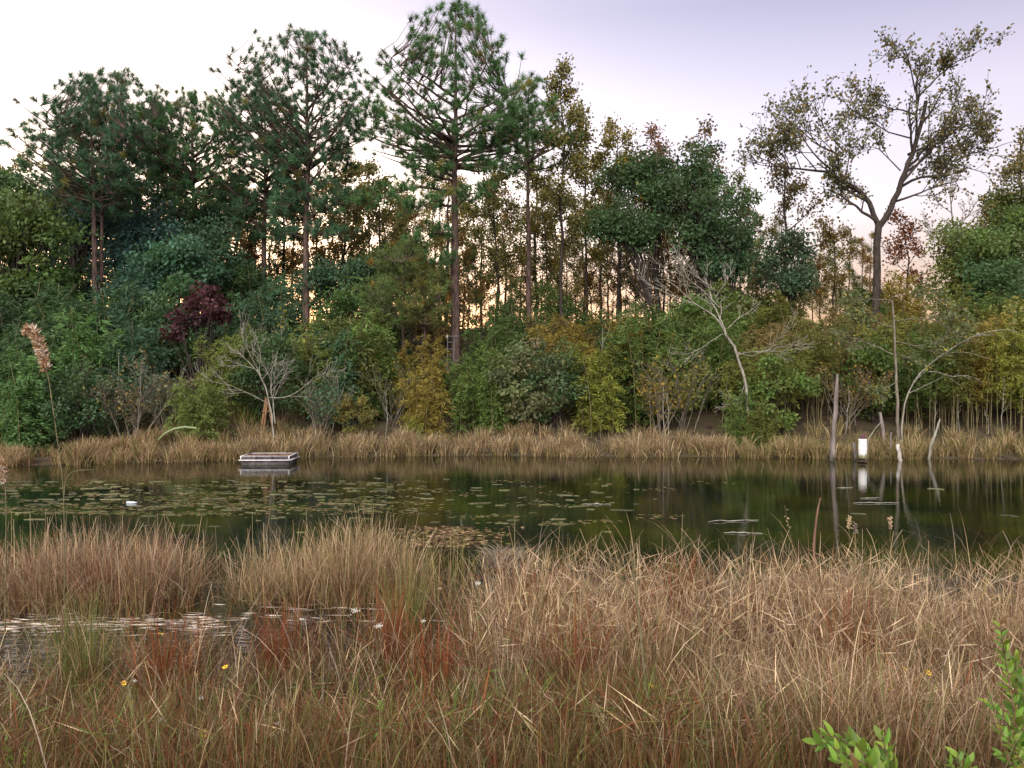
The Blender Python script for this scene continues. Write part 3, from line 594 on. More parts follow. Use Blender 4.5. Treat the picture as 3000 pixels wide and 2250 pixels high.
# ------------------------------------------------------------------ bare and dead trees on the bank
limb_tree('bare_shrub', 'bare white-barked dead shrub on the far bank behind the float', 'shrub', 33.4, (806, 1255), [
    ([(806, 1250), (795, 1205), (781, 1148), (769, 1112), (756, 1088)], .065, .035), ([(806, 1240), (797, 1170), (792, 1141), (788, 1100), (800, 1050)], .05, .012),
    ([(756, 1088), (725, 1060), (690, 1030), (650, 1005)], .032, .008), ([(765, 1100), (735, 1040), (715, 990), (711, 931)], .03, .008),
    ([(790, 1165), (855, 1163), (902, 1127), (931, 1101), (982, 1058)], .035, .008), ([(790, 1185), (752, 1160), (690, 1130), (600, 1109)], .03, .008),
    ([(770, 1110), (800, 1070), (845, 1047)], .025, .008), ([(760, 1090), (765, 1040), (750, 990)], .025, .008), ([(745, 1080), (700, 1070), (640, 1072)], .022, .007), ([(792, 1150), (830, 1100), (860, 1075)], .022, .007)],
    None, 141, M['pale_wood'], level=2, depth=.35, up=.25, nch=(4, 6), ratio=.5, minr=.0085, rs=.62)
limb_tree('dead_tree', 'leaning white dead tree with fan of bare twigs in front of thicket', 'tree', 35.0, (2196, 1290), [
    ([(2200, 1290), (2190, 1180), (2183, 1112), (2156, 1025), (2127, 982)], .085, .075), ([(2127, 982), (2118, 935), (2105, 899), (2094, 845), (2085, 800)], .06, .015),
    ([(2127, 985), (2105, 935), (2087, 917), (2047, 895), (1993, 845), (1950, 815)], .05, .010), ([(2116, 978), (2062, 1015), (2015, 1040), (1986, 1036)], .028, .010),
    ([(2134, 960), (2160, 935), (2196, 917), (2240, 880)], .03, .009), ([(2105, 899), (2060, 850), (2000, 800), (1906, 783)], .03, .008), ([(2094, 850), (2050, 810), (1990, 770)], .025, .008),
    ([(2047, 895), (1980, 870), (1910, 840), (1859, 800)], .025, .008), ([(2098, 870), (2130, 820), (2150, 770)], .025, .008), ([(2156, 1030), (2200, 1047), (2240, 1029), (2327, 1007), (2377, 982)], .026, .008),
    ([(2160, 1040), (2205, 1028), (2290, 1030), (2338, 1020)], .022, .007), ([(2185, 1120), (2170, 1170), (2150, 1188), (2128, 1183)], .024, .012), ([(2175, 1150), (2185, 1180), (2210, 1190)], .02, .008)],
    None, 142, M['pale_wood'], level=2, depth=.5, up=.2, nch=(4, 6), ratio=.5, minr=.0085, rs=.75)
limb_tree('thin_tree', 'thin upright grey tree with flat layered branches beside the leaning one', 'tree', 33.6, (2632, 1318), [
    ([(2632, 1318), (2628, 1152), (2621, 1025), (2618, 935), (2614, 880)], .08, .03), ([(2622, 1040), (2580, 1020), (2520, 990), (2470, 985)], .022, .008),
    ([(2621, 1000), (2680, 1015), (2740, 1000), (2800, 985)], .022, .008), ([(2620, 960), (2560, 940), (2500, 935)], .022, .008), ([(2619, 940), (2680, 930), (2760, 940), (2850, 925)], .022, .008),
    ([(2618, 1030), (2660, 1050), (2710, 1060)], .018, .007), ([(2624, 1120), (2590, 1135), (2555, 1160)], .016, .006), ([(2614, 880), (2560, 870), (2530, 880)], .018, .007), ([(2614, 870), (2670, 860), (2720, 870)], .018, .007)],
    (.07, .085, .04), 143, M['grey_bark'], level=2, keep=1.0, per=4, leafL=.17, leafW=.10, depth=.9, up=-.02, flat=.25, nch=(5, 7), ratio=.5, minr=.010)
limb_tree('leaning_thin_tree', 'thin pale stem bowing right over the bank from the upright grey tree', 'tree', 33.4, (2640, 1300), [
    ([(2640, 1310), (2645, 1206), (2661, 1145), (2706, 1080), (2753, 1044), (2815, 1004), (2870, 975)], .042, .018), ([(2700, 1085), (2757, 1094), (2797, 1107), (2815, 1098), (2862, 1114)], .02, .008),
    ([(2815, 1004), (2870, 980), (2923, 964), (2995, 968)], .025, .007)],
    (.075, .085, .04), 144, M['pale_wood'], level=1, keep=.35, per=2, leafL=.14, leafW=.08, depth=.3, up=-.05, nch=(3, 4), ratio=.3, minr=.007, flat=.4)
# thin saplings with pale stems standing in the thicket edge
for k, (px, p0, p1, Y, pale) in enumerate([(352, 1040, 1245, 34, 1), (400, 1130, 1255, 33.6, 1), (1130, 1140, 1265, 36, 1), (1060, 1190, 1265, 36, 0), (1280, 1080, 1260, 36.5, 0), (1755, 960, 1075, 37, 1), (1900, 1150, 1260, 36.5, 0), (1945, 1120, 1300, 35.6, 1), (1955, 1150, 1300, 35.5, 1),
                                          (2365, 1080, 1265, 36, 0), (2398, 1090, 1265, 36.2, 0), (2475, 1130, 1290, 35, 1), (2490, 1150, 1300, 35, 0), (2737, 1130, 1290, 35.6, 1), (2700, 1130, 1290, 36, 0), (2790, 1110, 1280, 36.2, 0), (2810, 1150, 1300, 36, 1), (2835, 1120, 1290, 36.4, 0), (2892, 1200, 1290, 35.6, 1), (2940, 1100, 1275, 35.4, 1), (2862, 1140, 1290, 36.5, 0)]):
    r = np.random.default_rng(600 + k); b = at(px, p1, Y); b[2] = float(tz(b[0], Y)) - .1; tp_ = at(px + r.normal(0, 10), p0, Y) - b
    lab_ = ('pale' if pale else 'brown') + ' thin bare sapling ' + land_near(px)
    t = thing('sapling', lab_, 'sapling', b, 'thin saplings at the thicket edge ' + land_near(px) + (' pale' if pale else ' brown')); sm = MB(); s_ = []
    ramify(sm, s_, jitter_line([[0, 0, 0], tp_ * .5 + [r.normal(0, .05), 0, 0], tp_], 7, .03, r), .022, .01, 1, r, .25, .7, (5, 7), .22, 5, .35, 1, .007)
    sm.build('stem', M['pale_wood'] if pale else M['cane'], t); lm = MB(); leaf_sites(lm, s_, r, 2, .12, .06, keep=.35); o = lm.build('leaves', M['leaf'], t); o.color = (.10, .10, .04, 1)

# ------------------------------------------------------------------ posts, stakes and the white cylinder in the water
def stake(name, label, pts, Y, rads, mat, seed, sides=9, group=None, cat='post'):
    r = np.random.default_rng(seed); P = np.array([at(a, b, Y) for a, b in pts]); b0 = P[0].copy(); b0[2] = min(b0[2], -.25); P[0] = b0
    P = jitter_line(P - b0, len(P) * 3, .008, r); rr = np.interp(np.linspace(0, 1, len(P)), np.linspace(0, 1, len(rads)), rads) * (1 + r.normal(0, .05, len(P)))
    m = MB(); tube(m, P, rr, sides); return tag(m.build(name, mat, None, True, b0), label, cat, group)
stake('weathered_post', 'tall crooked weathered wooden post standing in pond', [(2436, 1352), (2440, 1297), (2446, 1224), (2449, 1170), (2452, 1120), (2453, 1095)], 30.6, [.125, .12, .085, .085, .075, .035], M['post_wood'], 1)
stake('short_post', 'short grey post just left of the white cylinder', [(2506, 1350), (2503, 1320), (2501, 1297)], 31, [.085, .075, .065], M['post_wood'], 2)
stake('leaning_post', 'short leaning post with whitish top right of the white cylinder', [(2638, 1350), (2634, 1325), (2630, 1312), (2632, 1302)], 30.8, [.075, .08, .075, .07], rough_mat('bleached_post_wood', (.30, .26, .25), (.66, .63, .60), 6, .85, .4, (1, 1, .3)), 3)
stake('thin_stake', 'thin upright stake behind the short leaning post', [(2607, 1350), (2609, 1300), (2610, 1266)], 32.2, [.045, .04, .03], M['post_wood'], 4, 6, cat='stake')
stake('leaning_stake', 'pale stake leaning right at the edge of bank grass', [(2718, 1345), (2728, 1305), (2742, 1265), (2754, 1228)], 31.6, [.05, .06, .05, .035], M['pale_wood'], 5, 7, cat='stake')
stake('dead_stub', 'broken grey dead stub on the bank left of the thin upright tree', [(2594, 1300), (2588, 1260), (2582, 1228), (2578, 1208)], 33.2, [.075, .08, .075, .06], M['post_wood'], 6, 8, cat='stub')
stake('bent_stick', 'thin pale stick slanting up from the white cylinder', [(2536, 1300), (2544, 1284), (2562, 1258), (2580, 1238)], 31.4, [.016, .018, .016, .012], M['pale_wood'], 7, 5, cat='stick')
M['white_plastic'] = rough_mat('white_plastic', (.74, .75, .76), (.84, .85, .86), 3, .4, .02, spec=.4)
M['maroon_cap'] = rough_mat('maroon_cap', (.07, .03, .045), (.14, .06, .08), 8, .7, .2)
M['dark_iron'] = rough_mat('dark_iron', (.03, .02, .02), (.08, .045, .035), 10, .8, .2)
def wear(mat, stain, z0, z1, axis='Z', scale=9.0):        # grime creeping up from the waterline, broken by noise
    t = mat.node_tree; N = t.nodes.new; K = t.links.new; b = [n for n in t.nodes if n.type == 'BSDF_PRINCIPLED'][0]; src = b.inputs['Base Color'].links[0].from_socket
    tcn = N('ShaderNodeTexCoord'); sp = N('ShaderNodeSeparateXYZ'); K(tcn.outputs['Object'], sp.inputs[0]); mp = N('ShaderNodeMapping'); mp.inputs['Scale'].default_value = (1, 1, .35); K(tcn.outputs['Object'], mp.inputs[0])
    nz = N('ShaderNodeTexNoise'); nz.inputs['Scale'].default_value = scale; nz.inputs['Detail'].default_value = 5; K(mp.outputs[0], nz.inputs['Vector'])
    m1 = N('ShaderNodeMapRange'); m1.inputs[1].default_value = z0; m1.inputs[2].default_value = z1; m1.inputs[3].default_value = .75; m1.inputs[4].default_value = 0; K(sp.outputs[axis], m1.inputs[0])
    ad = N('ShaderNodeMath'); ad.operation = 'ADD'; K(m1.outputs[0], ad.inputs[0]); K(nz.outputs[0], ad.inputs[1]); m2 = N('ShaderNodeMapRange'); m2.inputs[1].default_value = .62; m2.inputs[2].default_value = 1.05; K(ad.outputs[0], m2.inputs[0])
    mx = N('ShaderNodeMix'); mx.data_type = 'RGBA'; K(m2.outputs[0], mx.inputs[0]); K(src, mx.inputs[6]); mx.inputs[7].default_value = (*stain, 1); K(mx.outputs[2], b.inputs['Base Color'])
wear(M['white_plastic'], (.20, .19, .10), .16, .42)
wear(M['post_wood'], (.05, .045, .035), .2, .75)
bY = 30.1; b = at(2527, 1355, bY); b[2] = 0
t = thing('white_cylinder', 'upright white plastic cylinder with maroon cap standing in the pond', 'cylinder', b)
def lathe(mb, prof, sides=24, c=None, z0=0):
    a = np.linspace(0, 2 * np.pi, sides, endpoint=False); V = np.array([[r0 * math.cos(q), r0 * math.sin(q), z + z0] for r0, z in prof for q in a])
    n = len(prof); i = np.arange(n - 1)[:, None] * sides; j = np.arange(sides)[None]; k = (j + 1) % sides
    mb.add(V, np.stack([i + j, i + k, i + sides + k, i + sides + j], -1).reshape(-1, 4), c)
m = MB(); lathe(m, [(.05, .16), (.150, .16), (.158, .17), (.162, .20), (.160, .50), (.163, .515), (.160, .53), (.158, .86), (.160, .885), (.152, .90), (.04, .905)], 28); m.build('sleeve', M['white_plastic'], t, True)
m = MB(); tube(m, [[0, 0, -.4], [0, 0, .16]], [.10, .10], 10); m.build('post', M['dark_iron'], t, True)
m = MB(); lathe(m, [(.17, .02), (.19, .03), (.19, .07), (.10, .08)], 20); m.build('base_collar', M['dark_iron'], t, True)
m = MB(); lathe(m, [(.09, .905), (.10, .93), (.095, 1.0), (.07, 1.06), (.02, 1.085), (.001, 1.086)], 18); m.build('cap', M['maroon_cap'], t, True)

# ------------------------------------------------------------------ the float
M['hull'] = rough_mat('dark_hull', (.05, .042, .055), (.13, .11, .13), 5, .7, .2)
M['white_paint'] = rough_mat('worn_white_paint', (.62, .61, .63), (.82, .81, .82), 5, .5, .1)
M['red_wood'] = rough_mat('red_brown_wood', (.13, .06, .035), (.26, .13, .07), 8, .8, .3, (6, 1, 1))
M['brown_plank'] = rough_mat('brown_plank', (.16, .085, .045), (.30, .17, .09), 6, .85, .3, (1, 6, 1))
fY = 29.2; x0, x1 = at(704, 0, fY)[0], at(846, 0, fY)[0]; W_, D_ = x1 - x0, 1.3
t = thing('float', 'low dark box float with white rails moored before the bank grass', 'float', ((x0 + x1) / 2, fY + D_ / 2, 0)); t.rotation_euler.z = R(1.2)
wear(M['hull'], (.05, .06, .03), -.1, .12); wear(M['white_paint'], (.22, .20, .15), -.5, .25, 'Z', 6)
def part(name, mat, boxes, parent=None, wj=0):
    m = MB()
    for b in boxes: box(m, b[0], b[1], *(b[2:] if len(b) > 2 else ()))
    return m.build(name, mat, parent)
part('hull', M['hull'], [((0, 0, -.02), (W_ - .06, D_ - .06, .36))], t)
part('deck', M['brown_plank'], [((0, 0, .168), (W_ - .10, D_ - .10, .012))], t)
for nm_, c0, sz in (('rail', (0, -D_ / 2 - .01, .178), (W_ + .13, .055, .038)), ('rail', (0, D_ / 2 + .01, .178), (W_ + .13, .055, .038)), ('rail', (-W_ / 2 - .02, 0, .178), (.055, D_ - .04, .036)), ('rail', (W_ / 2 + .02, 0, .178), (.055, D_ - .04, .036))):
    part(nm_, M['white_paint'], [(c0, sz)], t)
nb_ = 9
for s_, y in ((0, -D_ / 2 + .02), (1, D_ / 2 - .02)):
    for k in range(nb_):
        part('side_board', M['hull'], [((-W_ / 2 + (k + .5) * W_ / nb_, y + (.006 if k % 2 else 0), .258), (W_ / nb_ - .008, .022, .108))], t)
for x in (-W_ / 2 + .02, W_ / 2 - .02):
    for k in range(5): part('side_board', M['hull'], [((x + (.005 if k % 2 else 0), -D_ / 2 + .05 + (k + .5) * (D_ - .1) / 5, .258), (.022, (D_ - .1) / 5 - .008, .108))], t)
for x in (-W_ / 2 + .01, W_ / 2 - .01):
    for y in (-D_ / 2 + .005, D_ / 2 - .005): part('corner_post', M['white_paint'], [((x, y, .262), (.034, .034, .125))], t)
for y in (-D_ / 2 + .01, D_ / 2 - .01): part('top_trim', M['white_paint'], [((0, y, .328), (W_ + .02, .035, .016))], t)
for x in (-W_ / 2 + .01, W_ / 2 - .01): part('top_trim', M['white_paint'], [((x, 0, .329), (.035, D_ - .03, .014))], t)
b0 = np.array([(x0 + x1) / 2, fY + D_ / 2, 0])
m = MB(); box(m, (0, 0, .07), (.26, .2, .14)); box(m, (0, 0, .148), (.29, .23, .016)); box(m, (0, -.105, .07), (.27, .008, .03))
tag(m.build('crate', M['red_wood'], None, loc=b0 + [.06, .35, .176]), 'small red-brown box standing inside the float', 'box')
m = MB(); r = np.random.default_rng(9)
N = 1400; P = np.stack([r.uniform(-W_ / 2 + .08, W_ / 2 - .08, N), r.uniform(-D_ / 2 + .08, D_ / 2 - .08, N), .18 + .11 * r.random(N) ** 1.5], 1)
leaves(m, P, np.stack([r.normal(0, 1, N), r.normal(0, 1, N), r.normal(0, .25, N)], 1), .16, .022, np.clip(1 + r.normal(0, .2, (N, 1)), .4, 1.6) * np.array([1., 1., 1.]), r)
o = kind(m.build('pine_straw', M['grass'], None, loc=b0), 'stuff', 'brown pine straw lying in the float', 'pine straw'); o.color = (.27, .15, .07, 1)
m = MB(); box(m, (0, 0, 0), (.42, .07, .02), .25); tag(m.build('loose_board', M['brown_plank'], None, loc=b0 + [-W_ / 2 + .32, -.2, .325]), 'short loose brown board at left end of the float', 'board')

# ------------------------------------------------------------------ ladder on the tall pine, plank frame on the bank
M['steel'] = rough_mat('dull_steel', (.10, .10, .11), (.18, .18, .19), 8, .6, .05)
lY = 41.45; top = at(1321, 985, lY); bz = float(tz(top[0], lY - 1.0)); b = np.array([top[0], lY - .7, bz])
t = thing('ladder', 'grey metal ladder stand leaning against the tallest pine trunk', 'ladder', b); tl = top - b
m = []
for s in (-.17, .17):
    q = MB(); tube(q, [[s, 0, 0], [s + tl[0], tl[1], tl[2]]], [.024, .024], 6); q.build('side_rail', M['steel'], t)
for k in range(1, int(tl[2] / .36) + 1):
    q = MB(); f_ = k * .36 / tl[2]; tube(q, [[-.17 + tl[0] * f_, tl[1] * f_, k * .36], [.17 + tl[0] * f_, tl[1] * f_, k * .36]], [.018, .018], 6); q.build('rung', M['steel'], t)
q = MB(); tube(q, [[-.20, tl[1], tl[2]], [.45, tl[1], tl[2]]], [.026, .026], 6); q.build('top_bar', M['steel'], t)
q = MB(); box(q, (-.19, tl[1] - .02, tl[2] - .02), (.07, .06, .14)); q.build('seat_pad', M['white_paint'], t)
pY = 35.2; b = at(770, 1225, pY); b[2] = float(tz(b[0], pY))
t = thing('plank_frame', 'small leaning frame of brown planks beside the bare white shrub', 'plank frame', b)
H_ = at(0, 1163, pY)[2] - b[2]
for k, (xa, xb, ya, yb, w) in enumerate([(-.12, .12, 0, .1, .09), (.06, .20, -.15, .05, .07), (-.10, .14, .5, .15, .08), (.45, .18, .1, .1, .07)]):
    q = MB(); p0 = np.array([xa, ya, -.05]); p1 = np.array([xb, yb, H_]); d = p1 - p0; Lq = np.linalg.norm(d)
    box(q, (0, 0, 0), (w, .04, Lq)); q.v[0] = (q.v[0] @ np.array(Vector((0, 0, 1)).rotation_difference(Vector(d)).to_matrix()).T + (p0 + p1) / 2).astype(np.float32); q.build('plank', M['brown_plank'], t)
q = MB(); box(q, (.17, .04, H_ * .62), (.42, .035, .07)); q.build('cross_plank', M['brown_plank'], t)

# ------------------------------------------------------------------ grass
TAN = np.array([.42, .305, .17]); PINK = np.array([.41, .275, .19]); STRAW = np.array([.66, .52, .34]); OLIVE = np.array([.18, .165, .05]); RUST = np.array([.20, .062, .026]); GREEN = np.array([.13, .19, .045]); GREY = np.array([.30, .255, .21]); BROWN = np.array([.15, .085, .048])
def blades(mb, B, H, lean, az, W, ctip, cbase, r, K=6, brk=.15, curl=1.6, wtip=.25):
    N = len(B); t = np.linspace(0, 1, K); H = np.broadcast_to(H, (N,)); d = np.stack([np.cos(az), np.sin(az), np.zeros(N)], 1)
    th0 = lean * .35; th1 = lean * (1.0 + curl * r.random(N)); th = th0[:, None] + (th1 - th0)[:, None] * t[None, :-1] ** 1.5
    bk = r.random(N) < brk; bt = r.integers(2, K - 1, N); add = np.where(bk[:, None] & (np.arange(K - 1)[None] >= bt[:, None]), r.uniform(.7, 1.9, N)[:, None], 0); th = th + add
    seg = (H / (K - 1))[:, None, None] * (np.sin(th)[..., None] * d[:, None] + np.cos(th)[..., None] * np.array([0, 0, 1.]))
    P = np.concatenate([B[:, None], B[:, None] + np.cumsum(seg, 1)], 1)
    fa = az + np.pi / 2 + r.normal(0, .9, N); s = np.stack([np.cos(fa), np.sin(fa), r.normal(0, .15, N)], 1)
    w = np.broadcast_to(W, (N,))[:, None] * (1 - (1 - wtip) * t[None] ** 1.4) / 2
    V = np.stack([P - s[:, None] * w[..., None], P + s[:, None] * w[..., None]], 2).reshape(N, 2 * K, 3)
    i = (np.arange(N) * 2 * K)[:, None, None] + (np.arange(K - 1) * 2)[None, :, None] + np.array([0, 1, 3, 2])[None, None]
    tt = np.repeat(t, 2)[None, :, None]; C = cbase[:, None] * (1 - tt ** 1.15) + ctip[:, None] * tt ** 1.15
    mb.add(V.reshape(-1, 3), i.reshape(-1, 4), np.clip(C.reshape(-1, 3), 0, 1))
def pick(r, N, opts):
    w = np.array([o[0] for o in opts], float); k = r.choice(len(opts), N, p=w / w.sum()); c = np.array([o[1] for o in opts])[k]
    return c * np.clip(1 + r.normal(0, .30, (N, 1)), .35, 1.7) * (1 + r.normal(0, .03, (N, 3)))
def tussocks(mb, cen, nb, r, H, W, opts, base, spread=.16, lean=.32, brk=.15):
    for (x, y, s) in cen:
        n = int(nb * s * (.7 + .6 * r.random())); az = r.random(n) * 6.283; rr = np.abs(r.normal(0, spread * s, n))
        B = np.stack([x + np.cos(az) * rr, y + np.sin(az) * rr, np.zeros(n)], 1); B[:, 2] = np.maximum(tz(B[:, 0], B[:, 1]), -.25) - .03
        az2 = az + r.normal(0, .7, n); h = H * (.55 + .5 * r.random(n)) * (.85 + .25 * s) * (1 + .16 * math.sin(x * 1.7 + y) + .13 * math.sin(x * 3.7 - y * 1.3)); ct = pick(r, n, opts)
        blades(mb, B, h, np.abs(r.normal(lean, .2, n)), az2, W * (.6 + .7 * r.random(n)), ct, pick(r, n, base), r, brk=brk)
def field(r, x0, x1, y0, y1, n, dens=None):
    out_ = []
    while len(out_) < n:
        x, y = r.uniform(x0, x1), r.uniform(y0, y1)
        if abs(x) > y * .70 + .8: continue
        if dens is None or r.random() < dens(x, y): out_.append((x, y, r.uniform(.7, 1.3)))
    return out_
base_dark = [(3, BROWN), (2, OLIVE), (1, RUST)]
gl = []
# right-hand mass
r = np.random.default_rng(901); m = MB()
edge_r = lambda x: 10.0 + .35 * math.sin(x * 1.9) + .25 * math.sin(x * 4.3 + 1) - .12 * max(0, x - 3)
dr = lambda x, y: 0 if (y > edge_r(x) or x < -.2 - .25 * math.sin(y * 3)) else 1
tussocks(m, field(r, -1.2, 7.5, 6.6, 10.6, 470, dr), 70, r, .86, .0085, [(4.5, TAN), (3.5, PINK), (2.5, STRAW), (.6, GREY), (1.6, OLIVE), (2.6, BROWN), (1.0, RUST)], base_dark, .19, .42, .42)
gl.append(m.build('dry_marsh_grass', M['grass'])); kind(gl[-1], 'stuff', 'thick pinkish-tan dry marsh grass filling the right foreground', 'grass')
# left and middle tussock banks
r = np.random.default_rng(902); m = MB()
tussocks(m, field(r, -8.6, -4.3, 10.0, 12.0, 110, lambda x, y: 1 if ((y - 11.0) / .9) ** 2 < 1 + .25 * math.sin(x * 3) else 0), 70, r, 1.02, .0095, [(4, PINK), (3, TAN), (1.5, GREY), (1.5, STRAW), (1.2, RUST), (1, BROWN)], base_dark, .17, .4, .4)
gl.append(m.build('dry_marsh_grass', M['grass'])); kind(gl[-1], 'stuff', 'bank of pinkish dry rushes at left beyond the glinting water', 'grass')
r = np.random.default_rng(903); m = MB()
tussocks(m, field(r, -3.9, -1.3, 10.6, 12.2, 78, lambda x, y: 1 if ((x + 2.6) / 1.5) ** 2 + ((y - 11.4) / .9) ** 2 < 1.1 else .05), 58, r, 1.0, .0105, [(4, TAN), (3, STRAW), (3, OLIVE), (2, PINK), (1, BROWN)], base_dark, .17, .42, .25)
tussocks(m, field(r, -3.6, -.1, 7.8, 10.4, 40), 26, r, .72, .012, [(2, TAN), (5, BROWN), (3, OLIVE), (1, PINK), (2, RUST)], base_dark, .2, .38, .2)
tussocks(m, field(r, -1.4, -.0, 9.6, 12.0, 12), 14, r, .95, .014, [(3, OLIVE), (3, TAN), (1, GREEN)], base_dark, .16, .2, .1)
gl.append(m.build('dry_marsh_grass', M['grass'])); kind(gl[-1], 'stuff', 'olive and tan rushes standing in water at the middle', 'grass')
# front belt
r = np.random.default_rng(904); m = MB()
dl = lambda x, y: (1 if y < 6.6 else .5 if y < 7.6 else .34) if x < -2.2 else (1 if y < 6.8 else .45) if x < .2 else (1 if y < 6.8 else .0)
fc = field(r, -7, 6.2, 3.9, 8.4, 520, dl)
tussocks(m, [c for c in fc if c[0] >= 1.3 + .3 * math.sin(c[1] * 5)], 60, r, .60, .006, [(3, BROWN), (2, OLIVE), (4, TAN), (1.5, RUST), (2.5, STRAW), (2.5, PINK), (1, GREEN)], base_dark, .2, .45, .35)
tussocks(m, [c for c in fc if c[0] < 1.3 + .3 * math.sin(c[1] * 5)], 60, r, .54, .006, [(5, BROWN), (3, OLIVE * .8), (1.6, TAN), (5, RUST * .9), (1.0, STRAW), (3, GREEN * .85)], [(3, BROWN), (2, OLIVE), (2, RUST), (1, GREEN)], .2, .42, .2)
gl.append(m.build('mixed_marsh_grass', M['grass'])); kind(gl[-1], 'stuff', 'mixed brown, rust and green grass along the near shore', 'grass')
# tall pale single stems
r = np.random.default_rng(915); m = MB(); cs = field(r, -1.0, 7.4, 6.4, 10.2, 1300, dr) + field(r, -8.4, -4.4, 10.4, 11.9, 260) + field(r, -3.8, -1.4, 10.7, 12.1, 170) + field(r, -6, 1, 5.0, 7.2, 60)
c_ = np.array(cs); N = len(c_); B = np.stack([c_[:, 0], c_[:, 1], np.maximum(tz(c_[:, 0], c_[:, 1]), -.1)], 1)
blades(m, B, np.where(c_[:, 1] < 7.2, .68, 1.18) * r.uniform(.6, 1.12, N), np.abs(r.normal(.2, .22, N)), r.random(N) * 6.283, r.uniform(.006, .010, N), pick(r, N, [(3, STRAW * 1.2), (2, TAN * 1.3), (1, PINK * 1.3)]), pick(r, N, [(3, TAN), (1, BROWN)]), r, 6, .22, 1.2)
gl.append(m.build('pale_stems', M['grass'])); kind(gl[-1], 'stuff', 'pale straight dead stems standing above the dry grass', 'grass')
# short broken pieces matted through the dry grass
r = np.random.default_rng(925); m = MB(); N = 21000; c_ = np.array(field(r, -1.0, 7.4, 4.6, 10.1, 3200, lambda x, y: 1 if y < 6.6 else dr(x, y)) + field(r, -8.4, -4.4, 10.2, 11.9, 500) + field(r, -6, 1, 4.6, 7.4, 1100))[r.integers(0, 4800, N)]
x_ = c_[:, 0] + r.normal(0, .12, N); y_ = c_[:, 1] + r.normal(0, .12, N); P = np.stack([x_, y_, np.maximum(tz(x_, y_), 0) + np.where((x_ > -.5) & (y_ > 6.6), .86, .42) * r.random(N) ** .7], 1)
d_ = r.normal(0, 1, (N, 3)); d_[:, 2] = np.abs(d_[:, 2]) * 1.1 + .1; leaves(m, P, d_, r.uniform(.12, .42, N), r.uniform(.006, .0095, N), np.where(((y_ < 6.8) & (x_ < 1.3))[:, None] | (x_ < -.4)[:, None], pick(r, N, [(4, BROWN), (3, RUST), (3, OLIVE), (2.5, GREEN), (1.5, TAN), (.8, STRAW)]), pick(r, N, [(4, TAN), (4, STRAW), (2, PINK), (3, BROWN), (1, OLIVE), (.8, RUST)])), r)
gl.append(m.build('broken_grass', M['grass'])); kind(gl[-1], 'stuff', 'short broken straw matted through the foreground grass', 'grass')
# lying thatch
r = np.random.default_rng(905); m = MB(); N = 5200
X = r.uniform(-6, 7, N); Yy = r.uniform(4.2, 10.2, N); ok = (np.abs(X) < Yy * .7 + .6) & ((X > -.3) | (Yy < 8.2)) & ((Yy > 6.6) | (r.random(N) < np.where(X > 1.2, .6, .12))); X, Yy = X[ok], Yy[ok]; N = len(X)
B = np.stack([X, Yy, np.maximum(tz(X, Yy), 0) + r.random(N) ** 1.3 * np.where((X > -.3) & (Yy > 6.5), .85, .38)], 1)
blades(m, B, r.uniform(.3, .9, N), r.uniform(.9, 1.6, N), r.random(N) * 6.283, r.uniform(.005, .009, N), pick(r, N, [(4, TAN), (5, STRAW), (3, PINK), (2, GREY), (2, BROWN)]), pick(r, N, [(4, TAN), (2, GREY), (2, BROWN)]), r, 5, .3, .3)
gl.append(m.build('fallen_grass', M['grass'])); kind(gl[-1], 'stuff', 'fallen bleached stems tangled through the foreground grass', 'grass')
# far bank
r = np.random.default_rng(906); m = MB(); cen = []
while len(cen) < 370:
    x = r.uniform(-26, 25); w_ = 6.5 if x < -9 else 3.4
    if math.sin(x * 1.1) + math.sin(x * 2.7 + 1) < -.9 and r.random() < .85: continue
    if x > 11 and r.random() < .45: continue
    y = float(shore(x)) + r.uniform(-.35, w_) * (1 if r.random() < .5 else .5)
    if abs(x) < y * .69 + 1: cen.append((x, y, r.uniform(.55, 1.45)))
for x in np.concatenate([r.uniform(-24, -10.5, 46), r.uniform(9, 24, 16)]): cen.append((x, float(shore(x)) + r.uniform(-.4, .7), r.uniform(.6, 1.2)))
for lo, hi, opts in ((-30, -11, [(5, TAN), (3, PINK), (2, OLIVE), (1, GREEN)]), (-11, 9, [(4, TAN), (2, PINK), (2, STRAW), (3.5, OLIVE), (2, GREY), (1, BROWN)]), (9, 30, [(3, TAN), (3, OLIVE), (1, STRAW), (1.2, GREEN)])):
    tussocks(m, [c for c in cen if lo <= c[0] < hi], 84, r, .76, .026, opts, [(2, TAN), (2, BROWN), (2, OLIVE)], .15, .52, .28)
gl.append(m.build('bank_grass', M['grass'])); kind(gl[-1], 'stuff', 'tan rushes fringing the far bank of the pond', 'grass')
r = np.random.default_rng(907); m = MB()
tussocks(m, [(r.uniform(-24, -9.5), 0, r.uniform(.8, 1.2)) for _ in range(0)], 1, r, 1, .02, [(1, GREEN)], [(1, GREEN)])
cen = [(x, float(shore(x)) + r.uniform(3.2, 7), r.uniform(.9, 1.3)) for x in r.uniform(-25, -10, 90)]
tussocks(m, cen, 36, r, .8, .03, [(4, GREEN * 1.3), (3, OLIVE), (1, TAN)], [(2, OLIVE), (1, BROWN)], .35, .4, .1)
gl.append(m.build('green_bank_grass', M['grass'])); kind(gl[-1], 'stuff', 'greenish grass behind the tan rushes at far left', 'grass')
